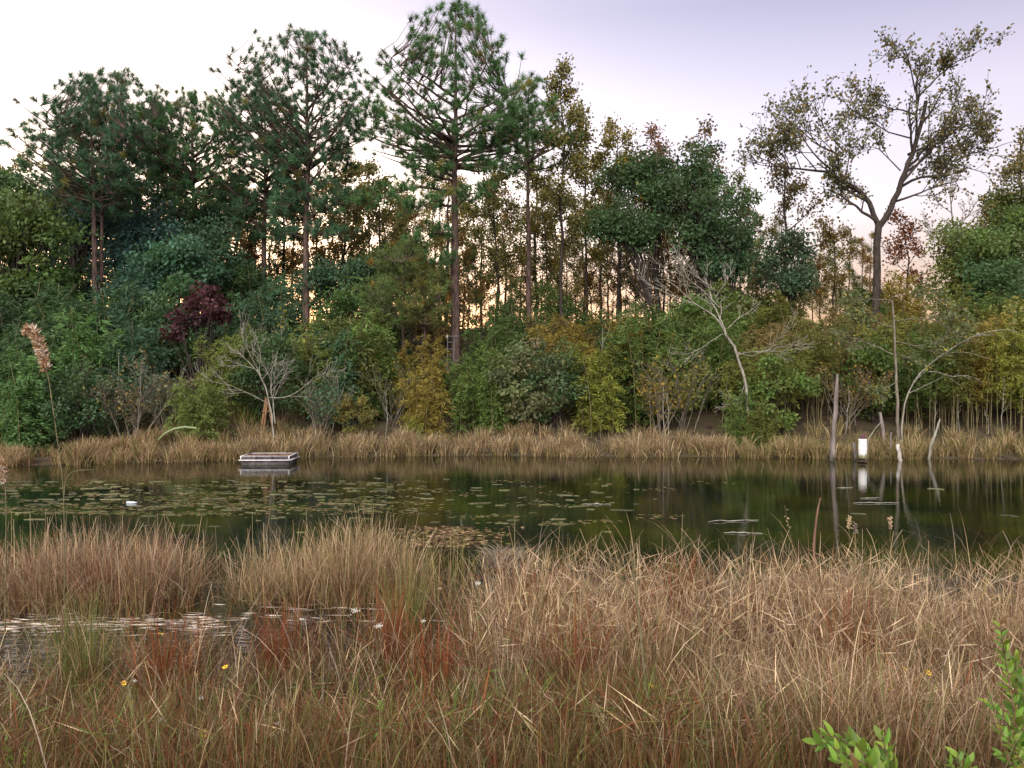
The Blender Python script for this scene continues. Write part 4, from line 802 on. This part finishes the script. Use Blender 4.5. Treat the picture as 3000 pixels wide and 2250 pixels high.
# single rust, green and olive tussocks one can tell apart
def single(name, lab, px, py, s, opts, H, n, seed, grp, W=.009, lean=.22):
    r = np.random.default_rng(seed); Y = 3 * F / (py - CY); x = (px - CX) / F * Y; m = MB(); tussocks(m, [(0, 0, s)], n, r, H, W, opts, opts, .15, lean, .08)
    V = np.concatenate(m.v); V = V.copy()
    m2 = MB(); tussocks(m2, [(x, Y, s)], n, np.random.default_rng(seed), H, W, opts, opts, .15, lean, .08)
    for k in range(len(m2.v)): m2.v[k] = m2.v[k] - np.array([x, Y, 0], np.float32)
    o = m2.build(name, M['grass'], None, loc=(x, Y, 0)); tag(o, lab, 'grass tussock', grp); gl.append(o)
RU = [(5, RUST), (2, RUST * 1.6), (1, OLIVE)]; GO = [(4, OLIVE), (3, GREEN), (1, TAN)]
for k, (px, py, s, lab) in enumerate([(1560, 1890, 1.0, 'rust-red rush tussock at the edge of the central water gap'), (2010, 1880, 1.1, 'rust-red rush tussock within the right-hand dry grass'), (1890, 1990, 1.0, 'rust-red rush tussock behind the tall brown stalk'), (1680, 2130, 1.15, 'deep red rush tussock right of the glinting puddle'),
                                      (1140, 1960, 1.0, 'reddish rush tussock in the middle foreground'), (820, 1985, 1.1, 'reddish rush tussock left of the middle foreground'), (2250, 1960, 1.0, 'rust-red tussock deep in the right-hand dry grass'), (2480, 2090, 1.0, 'rust-red tussock left of the bottom leafy sprig'), (1780, 1880, .9, 'rust-brown tussock where the right-hand grass begins'), (480, 2090, .8, 'small dark red tussock at lower left'), (1270, 2120, 1.0, 'dark red rush tussock at the bottom middle'), (310, 1790, .9, 'rust tussock within the left rush bank')]):
    single('rust_tussock', lab, px, py, s, RU, .98, 230, 700 + k, 'rust-red rush tussocks')
for k, (px, py, s, lab) in enumerate([(1620, 1960, 1.0, 'olive green rush tussock beside the central puddle'), (1190, 1880, .9, 'olive green tussock in the middle reeds'), (260, 2060, 1.0, 'green rush tussock in the left foreground water'), (200, 1960, .8, 'small bright green tussock at left by the glints'), (1990, 2090, .9, 'green tussock with crossing blades at lower right of centre'), (2120, 2060, .7, 'small green tussock at the lower right'), (2590, 1760, 1.0, 'olive tussock at the top of the right-hand grass')]):
    single('green_tussock', lab, px, py, s, GO, .92, 190, 720 + k, 'green and olive rush tussocks', lean=.25)
for o in gl: o.color = (1, 1, 1, 1)

# ------------------------------------------------------------------ reeds with plumes, stalks
M['stalk'] = rough_mat('brown_stalk', (.10, .055, .04), (.22, .13, .09), 12, .8, .2, (1, 1, .3)); M['reed'] = rough_mat('reed_stem', (.08, .075, .035), (.19, .165, .09), 10, .7, .1)
def stalk(name, lab, pts, Y, rads, mat, cat='stalk', seed=1, nobase=False):
    P = np.array([at(a, b, Y) for a, b in pts]); b0 = P[0].copy(); b0[2] = min(b0[2], max(float(tz(b0[0], Y)), -.1) - .05); P[0][2] = b0[2]
    t = thing(name, lab, cat, b0); m = MB(); Q = resample(P - b0, 14); tube(m, Q, np.interp(np.linspace(0, 1, 14), np.linspace(0, 1, len(rads)), rads), 6); m.build('stem', mat, t, True); return t, Q, b0
def plume(t, pts, seed, wid=.042, n=900, colr=(.42, .27, .15)):
    r = np.random.default_rng(seed); m = MB(); P = resample(pts, 12); q = r.random(n) * 11; a = np.minimum(q.astype(int), 10); p = P[a] + (P[a + 1] - P[a]) * (q - a)[:, None]
    d = unit(P[a + 1] - P[a]); u = q / 11; w = wid * np.sin(np.clip(u * .9 + .12, 0, 1) * np.pi)[:, None] ** .7
    pos = p + r.normal(0, .25, (n, 3)) * w; ax = d * .9 + r.normal(0, .55, (n, 3)) + np.array([-.15, 0, -.45]); white = r.random((n, 1)) < .3
    leaves(m, pos, ax, .085, .018, np.where(white, [.75, .68, .6], np.asarray(colr) * (1 + r.normal(0, .15, (n, 1)))), r); o = m.build('plume', M['grass'], t); o.color = (1, 1, 1, 1)
pY = 9.0
t, Q, b0 = stalk('plume_reed', 'tall reed with drooping tan plume at the left', [(188, 1830), (189, 1560), (186, 1420), (160, 1230), (143, 1110), (128, 1050)], pY, [.006, .006, .0055, .006], M['reed'], 'reed')
hp = np.array([at(a, b, pY) for a, b in ((138, 1085), (128, 1040), (112, 995), (97, 965), (84, 958), (78, 968))]) - b0; plume(t, hp, 1)
m = MB(); lp = np.array([at(a, b, pY) for a, b in ((188, 1450), (191, 1410), (204, 1385), (238, 1377), (282, 1376))]) - b0; tube(m, resample(lp, 9), np.linspace(.008, .002, 9), 4); m.build('leaf_blade', M['reed'], t)
t, Q, b0 = stalk('plume_reed', 'reed plume cut off by the left edge of the frame', [(14, 1830), (18, 1560), (18, 1450), (12, 1400)], 9.4, [.009, .008, .006], M['reed'], 'reed')
plume(t, np.array([at(a, b, 9.4) for a, b in ((14, 1412), (10, 1390), (6, 1365), (0, 1345), (-12, 1338))]) - b0, 2, .06, 300)
stalk('brown_stalk', 'thick dead brown stalk rising from the middle of the dry grass', [(1912, 2300), (1895, 2060), (1872, 1800), (1858, 1690), (1848, 1610)], 6.0, [.013, .012, .010, .007], M['reed'])
stalk('red_stalk', 'dark red upright stalk near the right edge', [(2878, 2300), (2876, 2100), (2873, 1960), (2868, 1880)], 5.4, [.011, .010, .008, .003], rough_mat('red_stem', (.07, .02, .016), (.16, .055, .035), 9, .7))
stalk('broken_stalk', 'broken brown reed stalk sticking out above the right-hand grass', [(2378, 1800), (2386, 1570), (2394, 1500), (2404, 1458)], 9.6, [.018, .02, .017, .010], M['stalk'])
stalk('reddish_stalk', 'reddish stalk pair standing in the left glinting water', [(178, 2000), (180, 1860), (184, 1790), (186, 1775)], 9.2, [.016, .016, .014, .010], M['stalk'])
for k, (px, py, top, lab) in enumerate([(2488, 1700, 1512, 'pale seed spike left of the post reflection'), (2506, 1700, 1530, 'short dark seed spike beside the pale one'), (2608, 1700, 1514, 'pale seed spike in the tallest right-hand grass'), (2320, 1700, 1478, 'budded thin stem arching left over the water')]):
    t, Q, b0 = stalk('seed_spike', lab, [(px + (18 if k == 3 else 0), py), (px, (py + top) / 2), (px - (22 if k == 3 else 0), top)], 9.7, [.005, .004, .002], M['reed'], 'stalk'); m = MB(); r = np.random.default_rng(k + 40); n = 60 if k < 3 else 14
    P = Q[-1] + np.stack([r.normal(0, .012, n), r.normal(0, .012, n), -r.random(n) * (.14 if k < 3 else .5)], 1)
    if k == 3: P[:, 0] = np.interp(P[:, 2], Q[:, 2], Q[:, 0]) + r.normal(0, .01, n)
    leaves(m, P, r.normal(0, 1, (n, 3)), .03, .018, [.55, .42, .28] if k != 1 else [.25, .2, .17], r); o = m.build('seed_head', M['grass'], t); o.color = (1, 1, 1, 1)
b = at(465, 1285, 31.5); b[2] = float(tz(b[0], 31.5)); m = MB(); r = np.random.default_rng(3)
P = np.array([at(a, c, 31.5) for a, c in ((462, 1290), (480, 1270), (508, 1256), (540, 1250), (575, 1254))]) - b; P = resample(P, 12)
wv = np.array([0, .3, 1]) * .034; V = np.stack([P - wv, P + wv, P + wv + [0, .02, -.01], P - wv + [0, .02, -.01]], 1).reshape(-1, 3); i = np.arange(11)[:, None] * 4
f_ = np.concatenate([np.stack([i[:, 0] + a, i[:, 0] + (a + 1) % 4, i[:, 0] + 4 + (a + 1) % 4, i[:, 0] + 4 + a], 1) for a in range(4)]); m.add(V, f_, (1, 1, 1))
o = m.build('arching_leaf', M['big_leaf'], None, loc=b); o.color = (.30, .38, .20, 1); tag(o, 'pale green leaf blade arching over the left bank grass', 'leaf')

# ------------------------------------------------------------------ floating weed mats, debris, twigs
M['pad'] = rough_mat('floating_weed', (.05, .058, .022), (.15, .14, .07), 7, .6, .2, spec=.4)
t_ = M['pad'].node_tree; b_n = [n for n in t_.nodes if n.type == 'BSDF_PRINCIPLED'][0]; src_ = b_n.inputs['Base Color'].links[0].from_socket
oi_ = t_.nodes.new('ShaderNodeObjectInfo'); hs_ = t_.nodes.new('ShaderNodeHueSaturation'); mr2 = t_.nodes.new('ShaderNodeMapRange'); mr2.inputs[3].default_value = .45; mr2.inputs[4].default_value = 1.7
t_.links.new(oi_.outputs['Random'], mr2.inputs[0]); t_.links.new(mr2.outputs[0], hs_.inputs['Value']); t_.links.new(src_, hs_.inputs['Color']); t_.links.new(hs_.outputs[0], b_n.inputs['Base Color'])
r = np.random.default_rng(808); pads = []
for k in range(8):
    n = 22; a = np.linspace(0, 2 * np.pi, n, endpoint=False); rad = .5 * np.clip(1 + r.normal(0, .34, n), .3, 1.9); V = np.stack([np.cos(a) * rad, np.sin(a) * rad * .55, np.zeros(n)], 1)
    lo = V.copy(); lo[:, 2] = -.012; m = MB(); up_ = V.copy(); up_[:, 2] = .008 + r.random(n) * .006
    ctr = np.array([[0, 0, .014]]); i = np.arange(n); m.add(np.concatenate([up_, lo, ctr]), np.stack([i, (i + 1) % n, np.full(n, 2 * n)], 1)); m.f.append(np.stack([i + n, (i + 1) % n + n, (i + 1) % n, i], 1)); pads.append(m.mesh('weed_mat', M['pad']))
k = 0
def wz(py): return 3 * F / (py - CY)
wmat = []
while len(wmat) < 290:
    px = r.uniform(-20, 1950) if r.random() < .85 else r.uniform(0, 3000); py = r.triangular(1392, 1440, 1575)
    if r.random() < .5: px = r.uniform(-20, 1150); py = r.uniform(1405, 1505)
    if px > 1950 and r.random() < .75: continue
    wmat.append((px, py))
cnt = {}
for k, (px, py) in enumerate(sorted(wmat)):
    Y = wz(py); x = (px - CX) / F * Y; s = (.06 + .22 * r.random() ** 1.8) if py < 1500 else (.05 + .15 * r.random()); el_ = r.uniform(1.0, 2.3)
    where = ('by the plume reed' if px < 200 else 'far left of float' if px < 420 else 'just left of float' if px < 660 else 'in front of float' if px < 860 else 'right of float' if px < 1060 else
             'below the ladder pine' if px < 1300 else 'in mid pond' if px < 1600 else 'below the dark oak' if px < 1950 else 'on the right-hand water')
    dist_ = 'near far bank' if py < 1425 else 'past halfway across' if py < 1455 else 'midway across' if py < 1490 else 'towards near reeds'
    sz = 'tiny' if s < .10 else 'long thin' if el_ > 1.75 else 'broad' if s > .19 else 'small'
    o = link('weed_mat', pads[k % 8]); o.location = (x, Y, 0.002 + .0008 * (k % 9)); o.rotation_euler.z = r.normal(0, .3); o.scale = (s * el_, s * .6, 1)
    key = (sz, where, dist_); cnt.setdefault(key, []).append(o)
for (sz, where, dist_), os_ in cnt.items():
    for q, o in enumerate(os_):
        pos = '' if len(os_) == 1 else ', ' + (['left one', 'right one'] if len(os_) == 2 else ['leftmost', 'second', 'third', 'fourth', 'fifth', 'sixth', 'seventh'])[min(q, 6)] + ('' if len(os_) == 2 or q == 0 else ' from left')
        tag(o, f'{sz} floating weed mat {where}, {dist_}{pos}', 'floating weed', 'floating weed mats')
m = MB(); cl_ = []
for _ in range(150):
    cpx, cpy = (r.uniform(-30, 1250), r.uniform(1402, 1510)) if r.random() < .8 else (r.uniform(1200, 2100), r.uniform(1410, 1540)); nn = r.integers(10, 45); cl_.append(np.stack([cpx + r.normal(0, 38, nn), cpy + r.normal(0, 3.0, nn)], 1))
cl_ = np.concatenate(cl_); N = len(cl_); Y = 3 * F / (cl_[:, 1] - CY); P = np.stack([(cl_[:, 0] - CX) / F * Y, Y, .004 + .006 * r.random(N)], 1); az_ = r.random(N) * 6.283; dx_ = np.stack([np.cos(az_), np.sin(az_), 0 * az_], 1); dy_ = np.stack([-np.sin(az_), np.cos(az_), 0 * az_], 1); hs = r.uniform(.025, .07, (N, 1))
V = np.stack([P + dx_ * hs, P + (dx_ * .5 + dy_ * .8) * hs, P + (-dx_ * .5 + dy_ * .8) * hs, P - dx_ * hs, P - (dx_ * .5 + dy_ * .8) * hs, P + (dx_ * .5 - dy_ * .8) * hs], 1); m.add(V.reshape(-1, 3), np.arange(N * 6).reshape(N, 6), np.repeat(pick(r, N, [(3, OLIVE), (2, TAN * .7), (2, GREEN * .8)]), 6, 0))
o = m.build('weed_scraps', M['grass']); o.color = (.8, .8, .8, 1); kind(o, 'stuff', 'specks of floating weed between the mats on the left and middle water', 'floating weed')
m = MB(); N = 900; px = r.normal(1310, 75, N); py = r.uniform(1545, 1605, N); Y = 3 * F / (py - CY); leaves(m, np.stack([(px - CX) / F * Y, Y, .012 + .01 * r.random(N)], 1), np.stack([r.normal(0, 1, N), r.normal(0, .5, N), r.normal(0, .04, N)], 1), r.uniform(.06, .2, N), .025, pick(r, N, [(2, TAN), (2, BROWN), (1, OLIVE)]), r)
o = m.build('floating_debris', M['grass']); o.color = (.8, .8, .8, 1); kind(o, 'stuff', 'brown floating scraps beyond the middle reeds', 'debris')
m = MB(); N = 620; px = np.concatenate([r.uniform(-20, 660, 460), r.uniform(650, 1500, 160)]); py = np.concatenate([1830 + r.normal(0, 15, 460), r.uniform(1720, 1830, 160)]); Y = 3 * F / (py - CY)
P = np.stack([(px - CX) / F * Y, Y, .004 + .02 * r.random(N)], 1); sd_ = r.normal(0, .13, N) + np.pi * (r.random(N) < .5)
leaves(m, P, np.stack([np.cos(sd_), np.sin(sd_), np.zeros(N)], 1), r.uniform(.06, .35, N), .013, pick(r, N, [(3, np.array([.72, .64, .58])), (2, PINK), (1, BROWN)]), r)  # near-white stem colour also imitates sky glints on the near water
o = m.build('glint_stems', M['grass']); o.color = (1, 1, 1, 1); kind(o, 'stuff', 'bleached dead stems at left, pale ones standing in for sky glints', 'dead stems')
m = MB(); N = 500; c0 = at(1475, 1642, wz(1660)); P = np.stack([r.normal(0, .16, N), r.normal(0, .14, N), np.zeros(N)], 1); P[:, 2] = .12 * np.exp(-(P[:, 0] ** 2 + P[:, 1] ** 2) * 14) * r.random(N)
blades(m, P, r.uniform(.2, .45, N), r.uniform(1.3, 1.7, N), r.normal(0, .5, N) + np.pi * (r.random(N) < .5), .012, pick(r, N, [(3, GREY), (1, STRAW)]), pick(r, N, [(3, GREY), (1, BROWN)]), r, 4, .1, .2)
o = m.build('reed_mat', M['grass'], None, loc=(c0[0], wz(1660), 0)); o.color = (1, 1, 1, 1); tag(o, 'grey heap of dead reeds floating in the central gap', 'reed heap')
for k, (pa, pb, y, lab) in enumerate([(2500, 2635, 1475, 'long pale driftwood stick floating below the white cylinder'), (2520, 2580, 1461, 'short pale stick floating behind the long driftwood stick'), (2452, 2500, 1430, 'thin pale stick floating right of the tall post reflection'), (2075, 2230, 1530, 'pale reed stem floating at right of the middle water'), (1705, 1790, 1478, 'pale reed stem floating on the middle water'), (2120, 2230, 1562, 'pale reed stem floating near the right-hand grass')]):
    Y = wz(y); m = MB(); rr = np.random.default_rng(k); a_ = np.array([(pa - CX) / F * Y, Y, .01]); b_ = np.array([(pb - CX) / F * Y, Y + rr.normal(0, .1), .01]); L = jitter_line([[0, 0, 0], (b_ - a_)], 9, .008, rr); L[:, 2] = np.abs(L[:, 2]); tube(m, L, np.interp(np.linspace(0, 1, 9), [0, .5, 1], [.007, .014, .006]), 6)
    tag(m.build('floating_stick', M['pale_wood'], None, loc=a_), lab, 'stick')
Y = wz(1475); m = MB(); lathe(m, [(.001, -.09), (.03, -.088), (.033, -.08), (.033, .05), (.014, .085), (.014, .105), (.001, .106)], 12); o = tag(m.build('floating_bottle', rough_mat('pale_blue_plastic', (.5, .58, .7), (.7, .76, .82), 20, .25), None, True, loc=((385 - CX) / F * Y, Y, .02)), 'small pale blue scrap floating among weed at left', 'litter'); o.rotation_euler = (0, R(90), 0); o.scale = (1, 1, 1.3)

# ------------------------------------------------------------------ flowers
M['yellow'] = rough_mat('yellow_petal', (.70, .42, .02), (.85, .60, .05), 20, .6, 0); M['whitefl'] = rough_mat('white_flower', (.55, .53, .45), (.80, .78, .72), 20, .6, 0); M['stem'] = rough_mat('green_stem', (.06, .09, .02), (.13, .16, .05), 10, .7, 0)
def petals(n, L, W, tilt):
    m = MB()
    for k in range(n):
        a = k * 2 * np.pi / n; d = np.array([math.cos(a), math.sin(a), tilt]); s = np.array([-math.sin(a), math.cos(a), 0]); u = np.array([0, 0, .004])
        V = [np.zeros(3), d * L * .5 + s * W, d * L, d * L * .5 - s * W, d * L * .5 + u * 2]; m.add(np.array(V), [[0, 1, 4], [1, 2, 4], [2, 3, 4], [3, 0, 4]])
    return m
ypet = petals(7, .032, .010, .25).mesh('petals', M['yellow']); q = MB(); lathe(q, [(.001, -.004), (.009, -.002), (.010, .006), (.005, .011), (.001, .012)], 8); ydisk = q.mesh('disk', M['stalk'])
q = MB(); r = np.random.default_rng(6)
for k in range(26): 
    c0 = r.normal(0, .028, 3) * [1, 1, .6]; q.add(c0 + np.array([[0, 0, .011], [.010, 0, 0], [0, .010, 0], [-.010, 0, 0], [0, -.010, 0], [0, 0, -.008]]), [[0, 1, 2], [0, 2, 3], [0, 3, 4], [0, 4, 1], [5, 2, 1], [5, 3, 2], [5, 4, 3], [5, 1, 4]])
wcl = q.mesh('flower_cluster', M['whitefl'])
yl = [(602, 2152), (660, 1955), (905, 2240), (1295, 2090), (1392, 2090), (2065, 2000), (2160, 1945), (2190, 1935), (2230, 2070), (2290, 2190), (2305, 2228), (2720, 1972), (2650, 1960), (2265, 2185), (387, 2062), (362, 2002), (470, 1858), (572, 1975), (445, 2240), (1905, 2010), (2165, 1975), (2640, 2030), (2610, 2020)]
wl = [(325, 2145), (590, 2045), (395, 1995), (570, 2155), (1560, 2140), (1540, 2125), (820, 2150), (815, 2120), (470, 2110), (440, 2185), (1110, 1835), (1040, 1790), (885, 1815), (1400, 1710), (1240, 1820), (1000, 2145), (1255, 2115), (2885, 2190), (30, 2095), (310, 2235), (1760, 2060), (2245, 2000)]
for typ, lst in (('y', yl), ('w', wl)):
    for k, (px, py) in enumerate(lst):
        Y = 5.6 if py > 2100 else 6.3 if py > 1950 else 7.5; p = at(px, py, Y); g = max(float(tz(p[0], Y)), 0) - .02; h = p[2] - g
        where = 'lower left' if px < 800 else 'lower middle' if px < 1700 else 'lower right'; dep = 'nearest the camera' if py > 2100 else 'halfway up the grass' if py > 1950 else 'farther back in the grass'
        nmx = 'yellow_flower' if typ == 'y' else 'white_flower'
        t = thing(nmx, (f'small yellow daisy-like flower, {where}, {dep}' if typ == 'y' else f'small cluster of tiny white flowers, {where}, {dep}'), 'flower', (p[0], Y, g), f'{nmx.replace("_", " ")}s {where} {dep}')
        rr = np.random.default_rng(k + (0 if typ == 'y' else 50)); m = MB(); bx = rr.normal(0, .06, 2); tube(m, [[bx[0], bx[1], 0], [bx[0] * .4, bx[1] * .4, h * .5], [0, 0, h]], [.004, .0035, .003], 5); m.build('stem', M['stem'], t)
        if typ == 'y':
            s = 1.5 if px in (602, 905) else .85
            for nm_, me in (('petals', ypet), ('disk', ydisk)):
                o = link(nm_, me, t, (0, 0, h)); o.rotation_euler = (R(rr.uniform(15, 70)), 0, rr.random() * 6); o.scale = (s, s, s)
        else:
            o = link('flower_cluster', wcl, t, (0, 0, h)); o.rotation_euler.z = rr.random() * 6; s = rr.uniform(.35, .7); o.scale = (s, s, s)

# ------------------------------------------------------------------ foreground shrubs with single leaves
def leaf_mesh():
    n = 7; t = np.linspace(0, 1, n); w = .5 * np.sin(np.pi * t ** .75) ** .8; w[-1] = .0; z = -.18 * t ** 2
    Vc = np.stack([np.zeros(n), t, z], 1); Vl = np.stack([-w * .42, t, z + .10 * w], 1); Vr = np.stack([w * .42, t, z + .10 * w], 1); i = np.arange(n - 1)
    m = MB(); m.add(np.concatenate([Vc, Vl, Vr]), np.concatenate([np.stack([i, i + 1, i + 1 + n, i + n], 1), np.stack([i, i + 2 * n, i + 1 + 2 * n, i + 1], 1)]), (1, 1, 1)); return m.mesh('leaf', M['big_leaf'], True)
LM = leaf_mesh()
def leaf_quat(ax, r):      # blade along ax, upper face turned up and towards the open side
    y = Vector(ax).normalized(); n = Vector((r.normal(0, .35), -.6 + r.normal(0, .3), .8)); x = y.cross(n).normalized(); z = x.cross(y)
    from mathutils import Matrix
    return Matrix((x, y, z)).transposed().to_quaternion()
def leafy(name, lab, base_pt, shoots, seed, lsize=.085, dens=26):
    r = np.random.default_rng(seed); b0 = np.array(base_pt); t = thing(name, lab, 'shrub', b0)
    for sh in shoots:
        P = resample(np.array(sh) - b0, 10); m = MB(); tube(m, P, np.linspace(.008, .002, 10), 5); m.build('branch', M['stalk'], t)
        L = np.linalg.norm(np.diff(P, axis=0), axis=1).sum(); n = max(8, int(L * dens * 1.7))
        for k in range(n):
            q = .22 + .78 * (k + 1) / n; a = min(int(q * 9), 8); p = P[a] + (P[a + 1] - P[a]) * (q * 9 - a); d = unit(P[a + 1] - P[a]); az = k * 2.4 + r.normal(0, .3)
            s1 = unit(np.cross(d, [0.3, 1, .1])); s2 = np.cross(d, s1); ax = unit(d * (.5 + .5 * q) + (s1 * math.cos(az) + s2 * math.sin(az)) * .9 + np.array([0, 0, .3]))
            o = link('leaf', LM, t, p); o.rotation_mode = 'QUATERNION'; o.rotation_quaternion = leaf_quat(ax, r); s = lsize * r.uniform(.7, 1.25) * (1.05 - .3 * q); o.scale = (s * r.uniform(.75, 1.1), s, s * r.uniform(.3, 2.2))
            c_ = np.array([.14, .25, .04]) * r.uniform(.55, 1.45) * np.array([r.uniform(.8, 1.3), 1, 1]); 
            if r.random() < .05: c_ = np.array([.30, .26, .06]) if r.random() < .6 else np.array([.16, .09, .04])
            o.color = (*c_, 1)
Y = 3.4
gz_ = lambda px, Y: np.array([(px - CX) / F * Y, Y, max(float(tz((px - CX) / F * Y, Y)), 0) - .02])
leafy('leafy_shrub', 'bright green broad-leaved sprig at the bottom right of centre', gz_(2600, 3.5), [[gz_(2600, 3.5), at(2620, 2330, 3.5), at(2560, 2250, 3.45), at(2440, 2190, 3.4), at(2395, 2180, 3.4)], [gz_(2600, 3.5), at(2610, 2320, 3.5), at(2540, 2220, 3.5), at(2490, 2165, 3.5)], [gz_(2600, 3.5), at(2630, 2320, 3.5), at(2600, 2220, 3.55), at(2585, 2160, 3.55)], [gz_(2600, 3.5), at(2600, 2330, 3.4), at(2520, 2260, 3.35), at(2450, 2230, 3.3)], [gz_(2600, 3.5), at(2640, 2300, 3.5), at(2540, 2200, 3.55), at(2420, 2150, 3.6)]], 1, .085, 30)
leafy('leafy_shrub', 'tall bright green leafy shrub at the right edge', gz_(3000, 3.9), [[gz_(3000, 3.9), at(2990, 2200, 3.9), at(2960, 2020, 3.9), at(2935, 1860, 3.9), at(2930, 1830, 3.9)], [gz_(3000, 3.9), at(2990, 2250, 3.85), at(2960, 2130, 3.8), at(2900, 2060, 3.8)], [gz_(3000, 3.9), at(3010, 2200, 4.0), at(2985, 2080, 4.0), at(2975, 1930, 4.0)], [gz_(3000, 3.9), at(3010, 2260, 3.8), at(2960, 2180, 3.75), at(2920, 2130, 3.75)], [gz_(3000, 3.9), at(3020, 2230, 3.9), at(3005, 2100, 3.9), at(2995, 2000, 3.9)], [gz_(3000, 3.9), at(3010, 2300, 3.8), at(2970, 2240, 3.75), at(2930, 2210, 3.75)]], 2, .075, 34)
leafy('leafy_shrub', 'low green sprig between the two bright leafy shrubs', gz_(2830, 3.6), [[gz_(2830, 3.6), at(2825, 2280, 3.6), at(2805, 2210, 3.6)], [gz_(2830, 3.6), at(2840, 2290, 3.6), at(2840, 2225, 3.6)], [gz_(2830, 3.6), at(2815, 2290, 3.6), at(2785, 2240, 3.6)]], 3, .07, 30)
leafy('leafy_shrub', 'pale green small-leaved weed at the lower left corner', gz_(60, 4.6), [[gz_(60, 4.6), at(70, 2300, 4.6), at(80, 2190, 4.6)], [gz_(60, 4.6), at(40, 2300, 4.6), at(15, 2170, 4.6)], [gz_(60, 4.6), at(60, 2300, 4.6), at(45, 2230, 4.6)]], 4, .05, 34)
leafy('leafy_shrub', 'small weed with upright green stem at the bottom middle', gz_(1110, 4.8), [[gz_(1110, 4.8), at(1112, 2300, 4.8), at(1115, 2060, 4.8)], [gz_(1110, 4.8), at(1120, 2300, 4.8), at(1100, 2160, 4.8)]], 5, .045, 34)
leafy('leafy_shrub', 'yellow-green small weed at the lower right of centre', gz_(2250, 4.6), [[gz_(2250, 4.6), at(2240, 2280, 4.6), at(2232, 2060, 4.6)], [gz_(2250, 4.6), at(2250, 2280, 4.6), at(2270, 2090, 4.6)]], 6, .045, 30)

dup_ = {}
for o in col.objects:
    if o.parent is None and 'label' in o and 'category' in o: dup_.setdefault(o['label'], []).append(o)
ORD = ['leftmost', 'second from left', 'third from left', 'fourth from left', 'fifth from left', 'sixth from left', 'seventh from left', 'eighth from left', 'ninth from left']
for lab_, os_ in dup_.items():
    if 1 < len(os_) <= 9:
        os_.sort(key=lambda q: q.location.x / max(q.location.y, 1))
        for q, o in enumerate(os_): o['label'] = lab_ + ', ' + (('left one', 'right one')[q] if len(os_) == 2 else ORD[q])

for o in col.objects:                       # living foliage reflects a little more than bark-shaded tones
    if o.name.split('.')[0] in ('crown', 'foliage'):
        c_ = o.color; o.color = (c_[0] * 2.1, c_[1] * 2.15, c_[2] * 2.05, 1)
